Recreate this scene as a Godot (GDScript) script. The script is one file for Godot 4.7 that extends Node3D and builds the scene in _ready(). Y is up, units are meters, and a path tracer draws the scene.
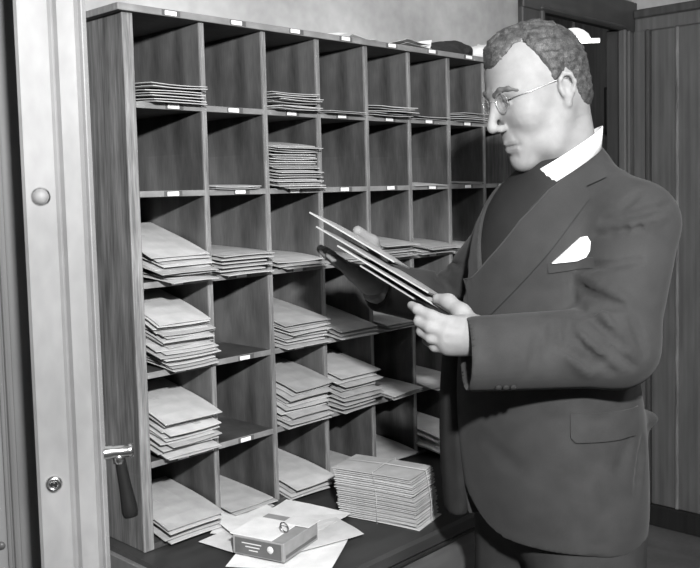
extends Node3D
# A man in a dark suit reading letters beside a pigeonhole rack, black and white flash photograph.
# World axes: x runs along the front of the rack, y is up, z comes out of the rack towards the room. Metres.

const SHELF_Y = [1.80, 1.6279, 1.4568, 1.2797, 1.103, 0.9258, 0.768]      # the lines between the rows of the rack
const COL_X = [0.0, 0.16, 0.3245, 0.4864, 0.6496, 0.8106, 0.9754, 1.137, 1.30]
const RACK_D = 0.285
const WALL_Z = -0.29
const DESK_Y = 0.755
const RIGHT_X = 2.62

var taken := {}
var mats := {}
var rng := RandomNumberGenerator.new()

func _ready():
	rng.seed = 4711
	set_camera()
	set_light()
	make_materials()
	build_room()
	build_doors()
	build_rack()
	build_desk()
	build_piles()
	build_desk_things()
	build_rack_top_things()
	build_person()
	build_held_letters()

# ------------------------------------------------------------------ camera and light
func set_camera():
	var cam := Camera3D.new()
	cam.name = "camera"
	add_child(cam)
	cam.transform = Transform3D(Basis(Vector3(0.692, -0.0253, 0.7215), Vector3(0.0687, 0.9972, -0.0309), Vector3(-0.7186, 0.0709, 0.6918)).orthonormalized(), Vector3(-0.9728, 1.4557, 1.4864))
	cam.near = 0.05
	cam.far = 60.0
	cam.projection = Camera3D.PROJECTION_FRUSTUM
	cam.size = cam.near * 568.0 / 899.07
	cam.frustum_offset = Vector2(2.17, -30.36) * cam.near / 899.07
	cam.current = true

func set_light():
	var we := WorldEnvironment.new()
	we.name = "world_environment"
	var env := Environment.new()
	env.background_mode = Environment.BG_COLOR
	env.background_color = Color(0.0, 0.0, 0.0)
	env.tonemap_mode = Environment.TONE_MAPPER_LINEAR
	env.tonemap_exposure = 1.0
	env.sdfgi_enabled = true
	env.ssao_enabled = true
	env.ssil_enabled = true
	we.environment = env
	add_child(we)
	# the photographer's flash, held up above the camera
	var flash := SpotLight3D.new()
	flash.name = "flash_light"
	flash.position = Vector3(-0.95, 1.90, 1.68)
	flash.light_energy = 8.8
	flash.light_size = 0.035
	flash.spot_angle = 62.0
	flash.spot_angle_attenuation = 0.6
	flash.spot_range = 12.0
	flash.spot_attenuation = 2.0
	flash.shadow_enabled = true
	add_child(flash)
	flash.look_at_from_position(flash.position, Vector3(0.45, 1.25, 0.1))

# ------------------------------------------------------------------ naming
func numbered(called: String) -> String:
	if not taken.has(called):
		taken[called] = 0
		return called
	taken[called] += 1
	return "%s_%03d" % [called, taken[called]]

func tag(o, label: String, category: String, group := ""):
	o.set_meta("label", label)
	o.set_meta("category", category)
	if group != "":
		o.set_meta("group", group)
	return o

func thing(called: String, label: String, category: String, at := Vector3.ZERO, turn := 0.0, group := "") -> Node3D:
	var o := Node3D.new()
	o.name = numbered(called)
	add_child(o)
	o.position = at
	o.rotation.y = turn
	tag(o, label, category, group)
	return o

func part(called: String, mesh: Mesh, mat: Material, parent: Node, at := Vector3.ZERO) -> MeshInstance3D:
	var o := MeshInstance3D.new()
	o.name = called
	o.mesh = mesh
	o.material_override = mat
	o.position = at
	parent.add_child(o, true)
	return o

func single(called: String, mesh: Mesh, mat: Material, at := Vector3.ZERO) -> MeshInstance3D:
	return part(numbered(called), mesh, mat, self, at)

func struct(called: String, mesh: Mesh, mat: Material, at := Vector3.ZERO) -> MeshInstance3D:
	var o := part(called, mesh, mat, self, at)
	o.set_meta("kind", "structure")
	return o

func struct_root(called: String, at := Vector3.ZERO) -> Node3D:
	var o := Node3D.new()
	o.name = called
	o.position = at
	o.set_meta("kind", "structure")
	add_child(o)
	return o

# ------------------------------------------------------------------ materials
func noise_image(size: Vector2i, from: Vector2i, freq: float, sd: int, octaves := 4) -> Image:
	var n := FastNoiseLite.new()
	n.seed = sd
	n.noise_type = FastNoiseLite.TYPE_SIMPLEX_SMOOTH
	n.frequency = freq
	n.fractal_octaves = octaves
	var im := n.get_seamless_image(from.x, from.y)
	im.convert(Image.FORMAT_L8)
	im.resize(size.x, size.y, Image.INTERPOLATE_CUBIC)
	return im

# layers of noise mixed into one grey picture: each layer is [image, weight]; base + sum(weight * (v - 0.5))
func mix_layers(size: Vector2i, base: float, layers: Array) -> ImageTexture:
	var datas := []
	for l in layers:
		datas.append(l[0].get_data())
	var out := PackedByteArray()
	out.resize(size.x * size.y)
	for i in size.x * size.y:
		var v := base
		for k in layers.size():
			v += layers[k][1] * (datas[k][i] / 255.0 - 0.5)
		out[i] = int(clampf(v, 0.02, 1.0) * 255.0)
	var im := Image.create_from_data(size.x, size.y, false, Image.FORMAT_L8, out)
	im.convert(Image.FORMAT_RGB8)
	return ImageTexture.create_from_image(im)

func grey(v: float) -> Color:
	var c := Color(v, v, v)
	return c.linear_to_srgb()

func mat(called: String, lin: float, rough := 0.8, tex: Texture2D = null, scale := Vector3.ONE, spec := 0.4) -> StandardMaterial3D:
	var m := StandardMaterial3D.new()
	m.resource_name = called
	m.albedo_color = grey(lin)
	m.roughness = rough
	m.metallic_specular = spec
	if tex:
		m.albedo_texture = tex
		m.uv1_triplanar = true
		m.uv1_scale = scale
	mats[called] = m
	return m

func make_materials():
	var s := Vector2i(512, 512)
	var grain := mix_layers(s, 0.78, [[noise_image(s, Vector2i(512, 48), 0.03, 1, 5), 0.22], [noise_image(s, Vector2i(512, 96), 0.12, 2, 3), 0.26], [noise_image(s, Vector2i(96, 64), 0.04, 3, 5), 0.34]])
	var blotch := mix_layers(s, 0.78, [[noise_image(s, Vector2i(80, 56), 0.03, 4, 5), 0.50], [noise_image(s, Vector2i(200, 40), 0.03, 5, 4), 0.16], [noise_image(s, Vector2i(512, 128), 0.12, 6, 2), 0.10]])
	var plaster := mix_layers(s, 0.88, [[noise_image(s, Vector2i(64, 64), 0.03, 7, 5), 0.22], [noise_image(s, Vector2i(256, 256), 0.08, 8, 3), 0.07]])
	var cloth := mix_layers(s, 0.84, [[noise_image(s, Vector2i(512, 512), 0.25, 9, 2), 0.22], [noise_image(s, Vector2i(128, 128), 0.02, 10, 4), 0.16]])
	var paper := mix_layers(s, 0.91, [[noise_image(s, Vector2i(128, 128), 0.03, 11, 4), 0.10], [noise_image(s, Vector2i(512, 512), 0.2, 12, 2), 0.06]])
	var hair := mix_layers(s, 0.60, [[noise_image(s, Vector2i(512, 160), 0.12, 13, 3), 1.15], [noise_image(s, Vector2i(128, 96), 0.05, 14, 3), 0.60]])
	var skin := mix_layers(s, 0.92, [[noise_image(s, Vector2i(128, 128), 0.04, 15, 4), 0.10], [noise_image(s, Vector2i(512, 512), 0.2, 16, 2), 0.05]])
	var dark_grain := mix_layers(s, 0.82, [[noise_image(s, Vector2i(256, 24), 0.03, 17, 4), 0.16], [noise_image(s, Vector2i(96, 96), 0.04, 18, 4), 0.14]])
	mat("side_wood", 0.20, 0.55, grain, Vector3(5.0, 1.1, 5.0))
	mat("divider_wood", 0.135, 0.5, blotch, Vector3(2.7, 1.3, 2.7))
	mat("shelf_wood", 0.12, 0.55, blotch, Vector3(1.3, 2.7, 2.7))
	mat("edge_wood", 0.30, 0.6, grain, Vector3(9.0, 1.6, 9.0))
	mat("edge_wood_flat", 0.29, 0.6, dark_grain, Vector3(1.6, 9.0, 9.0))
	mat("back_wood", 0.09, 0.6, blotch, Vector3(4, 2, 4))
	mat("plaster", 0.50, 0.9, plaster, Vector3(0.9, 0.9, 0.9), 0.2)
	mat("ceiling_paint", 0.60, 0.95)
	mat("floor_lino", 0.17, 0.5, plaster, Vector3(1.5, 1.5, 1.5))
	mat("dark_wood", 0.09, 0.45, dark_grain, Vector3(4.0, 0.7, 4.0))
	mat("dark_wood_flat", 0.085, 0.45, dark_grain, Vector3(0.7, 4.0, 4.0))
	mat("panel_wood", 0.17, 0.45, dark_grain, Vector3(4.0, 0.6, 4.0))
	mat("black_wood", 0.03, 0.45, dark_grain, Vector3(4.0, 0.6, 4.0))
	mat("desk_wood", 0.055, 0.42, dark_grain, Vector3(0.8, 5.0, 5.0))
	mat("apron_wood", 0.14, 0.5, dark_grain, Vector3(0.8, 5.0, 5.0))
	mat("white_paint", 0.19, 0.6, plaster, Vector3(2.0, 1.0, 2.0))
	mat("card", 0.80, 0.7)
	mat("holder", 0.09, 0.35)
	for k in 5:
		mat("envelope%d" % k, [0.48, 0.56, 0.52, 0.60, 0.43][k], 0.75, paper, Vector3(5, 5, 5), 0.3)
	mat("letter_paper", 0.36, 0.8, paper, Vector3(5, 5, 5), 0.2)
	mat("letter_buff", 0.31, 0.8, paper, Vector3(5, 5, 5), 0.2)
	mat("sheet", 0.72, 0.8, paper, Vector3(4, 4, 4), 0.3)
	mat("white_sheet", 0.85, 0.8, paper, Vector3(4, 4, 4), 0.3)
	mat("faint_ink", 0.30, 0.8)
	mat("string", 0.55, 0.9)
	mat("carton", 0.30, 0.7, paper, Vector3(8, 8, 8))
	mat("carton_dark", 0.12, 0.6, paper, Vector3(8, 8, 8))
	mat("dark_cloth", 0.035, 0.9, cloth, Vector3(4, 4, 4))
	var su := mat("suit", 0.043, 0.9, cloth, Vector3(5, 5, 5), 0.25)
	su.rim_enabled = true
	su.rim = 0.25
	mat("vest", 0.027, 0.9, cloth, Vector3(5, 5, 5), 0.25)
	mat("trousers", 0.045, 0.9, cloth, Vector3(5, 5, 5), 0.25)
	mat("linen", 0.85, 0.7, paper, Vector3(6, 6, 6), 0.3)
	mat("hair", 0.10, 0.65, hair, Vector3(13, 13, 13), 0.5)
	mat("brow", 0.07, 0.7)
	mat("shoe", 0.02, 0.3)
	var sk := mat("skin", 1.0, 0.62, skin, Vector3(6, 6, 6), 0.22)
	sk.vertex_color_use_as_albedo = true
	var ch := mat("chrome", 0.65, 0.18)
	ch.metallic = 1.0
	mat("bakelite", 0.008, 0.35, null, Vector3.ONE, 0.35)
	mat("button", 0.018, 0.7, null, Vector3.ONE, 0.2)
	var wire := mat("wire", 0.6, 0.25)
	wire.metallic = 0.8
	var gl := mat("lens", 0.05, 0.03, null, Vector3.ONE, 0.35)
	gl.transparency = BaseMaterial3D.TRANSPARENCY_ALPHA
	gl.albedo_color.a = 0.03
	var lamp := mat("lamp_glow", 0.8, 0.5)
	lamp.emission_enabled = true
	lamp.emission = Color(1, 1, 1)
	lamp.emission_energy_multiplier = 1.0
	var fl := mat("flash_bulb", 0.8, 0.5)
	fl.emission_enabled = true
	fl.emission = Color(1, 1, 1)
	fl.emission_energy_multiplier = 1.0

# ------------------------------------------------------------------ mesh helpers
# front faces run clockwise
func quad(st: SurfaceTool, a: Vector3, b: Vector3, c: Vector3, d: Vector3):
	for p in [a, b, c, a, c, d]:
		st.add_vertex(p)

func finish(st: SurfaceTool) -> ArrayMesh:
	st.generate_normals()
	return st.commit()

func begin() -> SurfaceTool:
	var st := SurfaceTool.new()
	st.begin(Mesh.PRIMITIVE_TRIANGLES)
	st.set_smooth_group(-1)
	return st

# a convex hull-like box with chamfered edges from lo to hi
func add_box(st: SurfaceTool, lo: Vector3, hi: Vector3, e := 0.0):
	var c := (lo + hi) * 0.5
	var h := (hi - lo) * 0.5
	e = minf(e, minf(h.x, minf(h.y, h.z)) * 0.9)
	var ax := [Vector3.RIGHT, Vector3.UP, Vector3.BACK]
	for i in 3:
		for sgn in [-1.0, 1.0]:
			var u: Vector3 = ax[(i + 1) % 3]
			var v: Vector3 = ax[(i + 2) % 3]
			var n: Vector3 = ax[i] * sgn
			var o: Vector3 = c + n * h[i]
			var du: Vector3 = u * (h[(i + 1) % 3] - e)
			var dv: Vector3 = v * (h[(i + 2) % 3] - e)
			if sgn > 0:
				quad(st, o - du - dv, o - du + dv, o + du + dv, o + du - dv)
			else:
				quad(st, o - du - dv, o + du - dv, o + du + dv, o - du + dv)
	if e <= 0.0:
		return
	for i in 3:
		var u: Vector3 = ax[(i + 1) % 3]
		var v: Vector3 = ax[(i + 2) % 3]
		var w: Vector3 = ax[i]
		var hu: float = h[(i + 1) % 3]
		var hv: float = h[(i + 2) % 3]
		var hw: float = h[i] - e
		for su in [-1.0, 1.0]:
			for sv in [-1.0, 1.0]:
				var p0: Vector3 = c + u * su * hu + v * sv * (hv - e)
				var p1: Vector3 = c + u * su * (hu - e) + v * sv * hv
				if su * sv > 0:
					quad(st, p0 - w * hw, p0 + w * hw, p1 + w * hw, p1 - w * hw)
				else:
					quad(st, p0 - w * hw, p1 - w * hw, p1 + w * hw, p0 + w * hw)
	for sx in [-1.0, 1.0]:
		for sy in [-1.0, 1.0]:
			for sz in [-1.0, 1.0]:
				var q := Vector3(sx, sy, sz)
				var pa: Vector3 = c + q * (h - Vector3(0, e, e))
				var pb: Vector3 = c + q * (h - Vector3(e, 0, e))
				var pc: Vector3 = c + q * (h - Vector3(e, e, 0))
				var tri := [pa, pc, pb] if sx * sy * sz > 0 else [pa, pb, pc]
				for p in tri:
					st.add_vertex(p)

func box(lo: Vector3, hi: Vector3, e := 0.0015) -> ArrayMesh:
	var st := begin()
	add_box(st, lo, hi, e)
	return finish(st)

func cbox(size: Vector3, e := 0.0015) -> ArrayMesh:
	return box(size * -0.5, size * 0.5, e)

# profile [[radius, y], ...] turned round the y axis
func lathe(profile: Array, seg := 24) -> ArrayMesh:
	var st := SurfaceTool.new()
	st.begin(Mesh.PRIMITIVE_TRIANGLES)
	st.set_smooth_group(0)
	for k in seg:
		var a0 := TAU * k / seg
		var a1 := TAU * (k + 1) / seg
		for i in profile.size() - 1:
			var r0: float = profile[i][0]
			var r1: float = profile[i + 1][0]
			var y0: float = profile[i][1]
			var y1: float = profile[i + 1][1]
			var p00 := Vector3(cos(a0) * r0, y0, sin(a0) * r0)
			var p01 := Vector3(cos(a1) * r0, y0, sin(a1) * r0)
			var p10 := Vector3(cos(a0) * r1, y1, sin(a0) * r1)
			var p11 := Vector3(cos(a1) * r1, y1, sin(a1) * r1)
			if r0 > 1e-6:
				for p in [p00, p11, p01]:
					st.add_vertex(p)
			if r1 > 1e-6:
				for p in [p00, p10, p11]:
					st.add_vertex(p)
	return finish(st)

func tube(points: Array, r: float, seg := 8, r_end := -1.0) -> ArrayMesh:
	var st := SurfaceTool.new()
	st.begin(Mesh.PRIMITIVE_TRIANGLES)
	st.set_smooth_group(0)
	add_tube(st, points, r, seg, r_end)
	return finish(st)

func add_tube(st: SurfaceTool, points: Array, r: float, seg := 8, r_end := -1.0):
	if r_end < 0.0:
		r_end = r
	var rings := []
	var n := points.size()
	for i in n:
		var t: Vector3 = (points[mini(i + 1, n - 1)] - points[maxi(i - 1, 0)]).normalized()
		var side := t.cross(Vector3(0.31, 0.93, 0.17)).normalized()
		var up := side.cross(t)
		var ring := []
		var rr := lerpf(r, r_end, float(i) / maxf(1.0, n - 1))
		for k in seg:
			var a := TAU * k / seg
			ring.append(points[i] + (side * cos(a) + up * sin(a)) * rr)
		rings.append(ring)
	for i in n - 1:
		for k in seg:
			var k1 := (k + 1) % seg
			quad(st, rings[i][k], rings[i][k1], rings[i + 1][k1], rings[i + 1][k])
	for k in seg:
		var k1 := (k + 1) % seg
		for p in [points[0], rings[0][k1], rings[0][k]]:
			st.add_vertex(p)
		for p in [points[n - 1], rings[n - 1][k], rings[n - 1][k1]]:
			st.add_vertex(p)

# ------------------------------------------------------------------ room
func build_room():
	var p = mats.plaster
	# back wall with a doorway between x 1.90 and 2.50, 2.06 high
	var wb := struct_root("wall_back")
	part("wall_segment", box(Vector3(-2.6, 0, WALL_Z - 0.06), Vector3(1.86, 2.75, WALL_Z), 0.0), p, wb)
	part("wall_segment", box(Vector3(1.86, 2.10, WALL_Z - 0.06), Vector3(RIGHT_X + 0.14, 2.75, WALL_Z), 0.0), p, wb)
	part("wall_segment", box(Vector3(2.54, 0, WALL_Z - 0.06), Vector3(RIGHT_X + 0.14, 2.10, WALL_Z), 0.0), p, wb)
	struct("wall_right", box(Vector3(RIGHT_X, 0, WALL_Z), Vector3(RIGHT_X + 0.14, 2.75, 3.4), 0.0), p)
	struct("wall_left", box(Vector3(-2.6, 0, WALL_Z), Vector3(-2.46, 2.75, 3.4), 0.0), p)
	struct("wall_front", box(Vector3(-2.6, 0, 3.4), Vector3(RIGHT_X + 0.14, 2.75, 3.54), 0.0), p)
	struct("floor", box(Vector3(-2.6, -0.12, -3.2), Vector3(4.9, 0.0, 3.54), 0.0), mats.floor_lino)
	struct("ceiling", box(Vector3(-2.6, 2.75, -3.2), Vector3(4.9, 2.87, 3.54), 0.0), mats.ceiling_paint)
	# the room beyond the doorway
	struct("wall_far_room_back", box(Vector3(1.2, 0, -3.2), Vector3(4.9, 2.75, -3.06), 0.0), mats.panel_wood)
	struct("wall_far_room_right", box(Vector3(4.76, 0, -3.06), Vector3(4.9, 2.75, WALL_Z - 0.06), 0.0), mats.panel_wood)
	struct("wall_far_room_left", box(Vector3(1.2, 0, -3.06), Vector3(1.34, 2.75, WALL_Z - 0.06), 0.0), mats.panel_wood)
	struct("wall_far_room_front", box(Vector3(RIGHT_X + 0.14, 0, WALL_Z - 0.06), Vector3(4.9, 2.75, WALL_Z), 0.0), mats.panel_wood)
	# door casing in dark wood
	var z := WALL_Z
	var t := struct_root("trim_1")
	part("casing_stile", box(Vector3(1.76, 0, z), Vector3(1.88, 2.20, z + 0.022), 0.004), mats.dark_wood, t)
	part("casing_bead", box(Vector3(1.868, 0, z), Vector3(1.892, 2.08, z + 0.034), 0.006), mats.dark_wood, t)
	part("casing_stile", box(Vector3(2.50, 0, z), Vector3(2.60, 2.08, z + 0.022), 0.004), mats.panel_wood, t)
	part("casing_bead", box(Vector3(2.494, 0, z), Vector3(2.515, 2.08, z + 0.034), 0.006), mats.panel_wood, t)
	part("casing_bead", box(Vector3(2.54, 0, z), Vector3(2.555, 2.08, z + 0.030), 0.005), mats.panel_wood, t)
	part("casing_head", box(Vector3(1.76, 2.075, z), Vector3(RIGHT_X, 2.20, z + 0.026), 0.004), mats.dark_wood_flat, t)
	part("casing_head_bead", box(Vector3(1.868, 2.078, z), Vector3(2.515, 2.094, z + 0.034), 0.006), mats.dark_wood_flat, t)
	part("jamb_lining", box(Vector3(1.86, 0, z - 0.06), Vector3(1.885, 2.085, z), 0.002), mats.dark_wood, t)
	part("jamb_lining", box(Vector3(2.515, 0, z - 0.06), Vector3(2.54, 2.085, z), 0.002), mats.dark_wood, t)
	part("head_lining", box(Vector3(1.86, 2.092, z - 0.06), Vector3(2.54, 2.10, z), 0.002), mats.dark_wood_flat, t)
	# dark panelled partition on the right wall
	var x := RIGHT_X
	var r := struct_root("trim_2")
	part("head_rail", box(Vector3(x - 0.028, 2.075, z + 0.026), Vector3(x, 2.165, 1.6), 0.004), mats.panel_wood, r)
	part("head_rail_bead", box(Vector3(x - 0.042, 2.128, z + 0.026), Vector3(x, 2.165, 1.6), 0.006), mats.dark_wood, r)
	part("panel_stile", box(Vector3(x - 0.030, 0.09, z + 0.022), Vector3(x, 2.08, z + 0.085), 0.004), mats.panel_wood, r)
	part("panel_stile_bead", box(Vector3(x - 0.040, 0.09, z + 0.075), Vector3(x, 2.08, z + 0.094), 0.006), mats.dark_wood, r)
	var zs := [-0.20, -0.085, 0.10, 0.34, 0.60, 0.90, 1.25]
	for i in zs.size() - 1:
		part("panel_board", box(Vector3(x - 0.016, 0.09, zs[i] + 0.0025), Vector3(x, 2.08, zs[i + 1] - 0.0025), 0.003), mats.panel_wood, r)
	part("cover_strip", box(Vector3(x - 0.024, 0.09, -0.092), Vector3(x - 0.014, 2.08, -0.078), 0.003), mats.edge_wood, r)
	struct("baseboard_right", box(Vector3(x - 0.034, 0, z + 0.022), Vector3(x, 0.09, 1.6), 0.004), mats.black_wood)
	# pendant lamp in the far room, its white enamel shade glowing
	var lp := Vector3(3.74, 2.290, -1.2)
	var lamp := thing("pendant_lamp", "glowing white pendant lamp seen through the doorway", "lamp", lp, deg_to_rad(-46.2))
	part("shade_dome", lathe([[0.0, 0.062], [0.03, 0.058], [0.06, 0.044], [0.085, 0.022], [0.095, 0.0], [0.09, 0.0], [0.0, 0.01]], 32), mats.lamp_glow, lamp)
	part("light_tube", tube([Vector3(-0.15, -0.012, 0), Vector3(-0.146, -0.012, 0), Vector3(0.146, -0.012, 0), Vector3(0.15, -0.012, 0)], 0.0135, 12), mats.lamp_glow, lamp)
	part("rod", tube([Vector3(0, 0.06, 0), Vector3(0, 0.465, 0)], 0.008), mats.holder, lamp)
	var ol := OmniLight3D.new()
	ol.name = "lamp_light"
	ol.light_energy = 0.25
	ol.light_size = 0.1
	ol.omni_range = 10.0
	ol.omni_attenuation = 2.0
	ol.shadow_enabled = true
	lamp.add_child(ol)
	ol.position = Vector3(0, -0.09, 0)
	# added ceiling lamp out of view, put in as fill for the dark pigeonholes
	var cl := thing("added_fill_lamp", "added round ceiling lamp out of view giving fill light", "lamp", Vector3(-0.4, 2.75, 2.4))
	part("canopy", lathe([[0.0, 0.0], [0.10, 0.0], [0.10, -0.02], [0.0, -0.03]], 24), mats.holder, cl)
	part("opal_glass", lathe([[0.0, -0.13], [0.10, -0.12], [0.17, -0.085], [0.19, -0.05], [0.16, -0.022], [0.0, -0.02]], 32), mats.lamp_glow, cl)
	var cll := OmniLight3D.new()
	cll.name = "added_fill_lamp_light"
	cll.light_energy = 3.2
	cll.light_size = 0.17
	cll.omni_range = 12.0
	cll.omni_attenuation = 2.0
	cll.shadow_enabled = true
	cl.add_child(cll)
	cll.position = Vector3(0, -0.075, 0)
	# notice boards far behind
	var nb := thing("wall_notice", "small dark framed notice on the far room wall", "notice", Vector3(4.755, 1.95, -1.42))
	part("frame", box(Vector3(-0.02, -0.16, -0.12), Vector3(0, 0.16, 0.12), 0.004), mats.black_wood, nb)
	part("sheet", box(Vector3(-0.023, -0.14, -0.10), Vector3(-0.019, 0.14, 0.10), 0.0), mats.dark_wood, nb)
	# flashgun in the photographer's hand, behind the picture
	var fg := thing("flashgun", "photographer's flashgun held up above the camera", "flash", Vector3(-0.985, 1.925, 1.73))
	var head := part("reflector", lathe([[0.012, -0.03], [0.03, -0.028], [0.06, 0.0], [0.075, 0.03], [0.072, 0.03], [0.055, 0.0], [0.0, -0.02]], 24), mats.chrome, fg)
	head.rotation = Vector3(-PI / 2, 0, 0)
	part("bulb", lathe([[0.0, 0.03], [0.02, 0.02], [0.025, 0.0], [0.012, -0.03]], 16), mats.flash_bulb, fg).rotation = Vector3(-PI / 2, 0, 0)
	fg.look_at_from_position(fg.position, Vector3(0.45, 1.25, 0.1))

func build_doors():
	# white painted door leaf standing open, seen on its free edge
	var e := Vector3(-0.4569, 0, 0.4440)
	var d := struct_root("door_1", e)
	d.rotation.y = -0.515
	# local x runs across the edge (to the right in the picture), local -z runs away along the leaf
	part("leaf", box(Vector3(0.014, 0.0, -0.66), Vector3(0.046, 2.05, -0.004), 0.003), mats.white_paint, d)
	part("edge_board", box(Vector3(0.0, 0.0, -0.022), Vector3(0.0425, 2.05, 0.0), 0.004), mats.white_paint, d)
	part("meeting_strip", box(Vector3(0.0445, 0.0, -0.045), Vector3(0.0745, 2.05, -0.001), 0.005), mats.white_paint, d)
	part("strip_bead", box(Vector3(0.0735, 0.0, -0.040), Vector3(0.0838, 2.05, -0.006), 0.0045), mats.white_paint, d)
	var sc := part("screw_cap", lathe([[0.0, 0.006], [0.005, 0.0055], [0.0088, 0.003], [0.0095, 0.0], [0.0115, 0.0]], 24), mats.white_paint, d, Vector3(0.021, 1.4565, 0.0))
	sc.rotation.x = PI / 2
	var ring := part("lock_ring", lathe([[0.004, 0.001], [0.0045, 0.004], [0.0085, 0.0045], [0.0105, 0.0]], 24), mats.chrome, d, Vector3(0.020, 1.0985, 0.0))
	ring.rotation.x = PI / 2
	var key := part("lock_pin", lathe([[0.0, 0.0025], [0.004, 0.002], [0.0045, 0.0]], 16), mats.bakelite, d, Vector3(0.020, 1.0985, 0.0))
	key.rotation.x = PI / 2
	# lever handle standing off the right-hand face
	var h := Node3D.new()
	h.name = "lever_handle"
	d.add_child(h)
	h.position = Vector3(0.0838, 1.127, -0.015)
	var neck := part("neck", lathe([[0.0095, -0.002], [0.0098, 0.006], [0.0085, 0.010], [0.0085, 0.028], [0.0095, 0.031], [0.008, 0.0345], [0.0, 0.035]], 20), mats.chrome, h)
	neck.rotation.z = -PI / 2
	var lev := part("lever", lathe([[0.0, 0.004], [0.0066, 0.002], [0.0070, -0.010], [0.0080, -0.040], [0.0100, -0.066], [0.0108, -0.075], [0.0095, -0.081], [0.0, -0.083]], 20), mats.bakelite, h, Vector3(0.017, -0.006, 0))
	lev.rotation.z = 0.14
	part("collar", lathe([[0.0, -0.014], [0.0075, -0.013], [0.0078, -0.004], [0.006, 0.0], [0.0, 0.0]], 16), mats.chrome, h, Vector3(0.0165, -0.002, 0))
	# dark panelled leaf further left
	var d2 := struct_root("door_2", Vector3(-0.372, 0, 0.246))
	d2.rotation.y = -atan2(0.7215, 0.692)
	part("leaf", box(Vector3(-0.34, 0.0, -0.035), Vector3(0.03, 2.05, 0.0), 0.003), mats.panel_wood, d2)
	part("moulding", box(Vector3(-0.034, 0.0, 0.0), Vector3(-0.028, 2.05, 0.006), 0.002), mats.panel_wood, d2)
	part("moulding", box(Vector3(-0.024, 0.0, 0.0), Vector3(-0.014, 2.05, 0.008), 0.003), mats.panel_wood, d2)
	var s1 := part("screw_head", lathe([[0.0, 0.004], [0.005, 0.003], [0.0065, 0.0]], 16), mats.dark_wood, d2, Vector3(-0.052, 1.185, 0.0))
	s1.rotation.x = PI / 2
	var s2 := part("screw_head", lathe([[0.0, 0.004], [0.005, 0.003], [0.0065, 0.0]], 16), mats.dark_wood, d2, Vector3(-0.045, 0.945, 0.0))
	s2.rotation.x = PI / 2

# ------------------------------------------------------------------ the pigeonhole rack
func build_rack():
	var r := thing("pigeonhole_rack", "tall wooden pigeonhole letter rack standing on the dark desk", "letter rack", Vector3(0, DESK_Y, 0))
	var b := Vector3(0, -DESK_Y, 0)
	var top: float = SHELF_Y[0]
	var bot := DESK_Y + 0.001
	var right: float = COL_X[8]
	part("side_panel", box(Vector3(-0.022, bot, -RACK_D), Vector3(-0.001, top, -0.006), 0.001), mats.side_wood, r, b)
	part("side_panel", box(Vector3(right, bot, -RACK_D), Vector3(right + 0.022, top, -0.006), 0.001), mats.side_wood, r, b)
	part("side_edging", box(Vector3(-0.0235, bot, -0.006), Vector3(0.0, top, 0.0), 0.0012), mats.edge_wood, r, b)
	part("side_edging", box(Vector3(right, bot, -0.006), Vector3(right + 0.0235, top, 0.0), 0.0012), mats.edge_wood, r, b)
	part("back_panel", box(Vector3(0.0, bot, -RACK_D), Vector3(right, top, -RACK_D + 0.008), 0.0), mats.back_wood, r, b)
	var tb := part("top_board", box(Vector3(-0.038, top, -RACK_D), Vector3(right + 0.038, top + 0.0135, 0.0115), 0.0015), mats.shelf_wood, r, b)
	part("top_edging", box(Vector3(-0.038, top, 0.0115), Vector3(right + 0.038, top + 0.0135, 0.014), 0.001), mats.edge_wood_flat, tb)
	part("top_edging", box(Vector3(-0.0405, top, -RACK_D), Vector3(-0.038, top + 0.0135, 0.014), 0.001), mats.edge_wood_flat, tb)
	for i in range(1, 8):
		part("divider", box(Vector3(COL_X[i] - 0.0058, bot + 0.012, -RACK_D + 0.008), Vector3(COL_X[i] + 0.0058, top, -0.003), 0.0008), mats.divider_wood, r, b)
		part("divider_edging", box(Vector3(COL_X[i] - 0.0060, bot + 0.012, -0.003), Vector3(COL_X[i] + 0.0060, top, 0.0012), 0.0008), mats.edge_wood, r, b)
	part("bottom_board", box(Vector3(0.0, bot, -RACK_D + 0.008), Vector3(right, bot + 0.012, 0.0), 0.001), mats.shelf_wood, r, b)
	var card := box(Vector3(-0.0135, -0.0042, 0), Vector3(0.0135, 0.0042, 0.0016), 0.0004)
	var hold := box(Vector3(-0.0215, -0.0052, 0), Vector3(0.0215, 0.0052, 0.0008), 0.0003)
	for j in 6:
		var y: float = SHELF_Y[j]
		var sb: Node3D = tb
		var z := 0.014
		if j > 0:
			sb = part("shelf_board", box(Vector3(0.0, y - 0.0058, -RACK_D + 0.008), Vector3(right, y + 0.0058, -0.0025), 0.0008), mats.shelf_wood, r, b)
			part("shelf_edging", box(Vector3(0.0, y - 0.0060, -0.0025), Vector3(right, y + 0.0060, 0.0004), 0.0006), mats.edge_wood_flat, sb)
			z = 0.0004
		else:
			y += 0.0068
		for i in 8:
			var x: float = (COL_X[i] + COL_X[i + 1]) * 0.5 + rng.randf_range(-0.006, 0.006)
			if j < 5 or i != 3:
				part("label_holder", hold, mats.holder, sb, Vector3(x + rng.randf_range(-0.002, 0.005), y, z))
			var c := part("label_card", card, mats.card, sb, Vector3(x, y + rng.randf_range(-0.0006, 0.0006), z + 0.0004))
			c.rotation.z = rng.randf_range(-0.02, 0.02)

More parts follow.
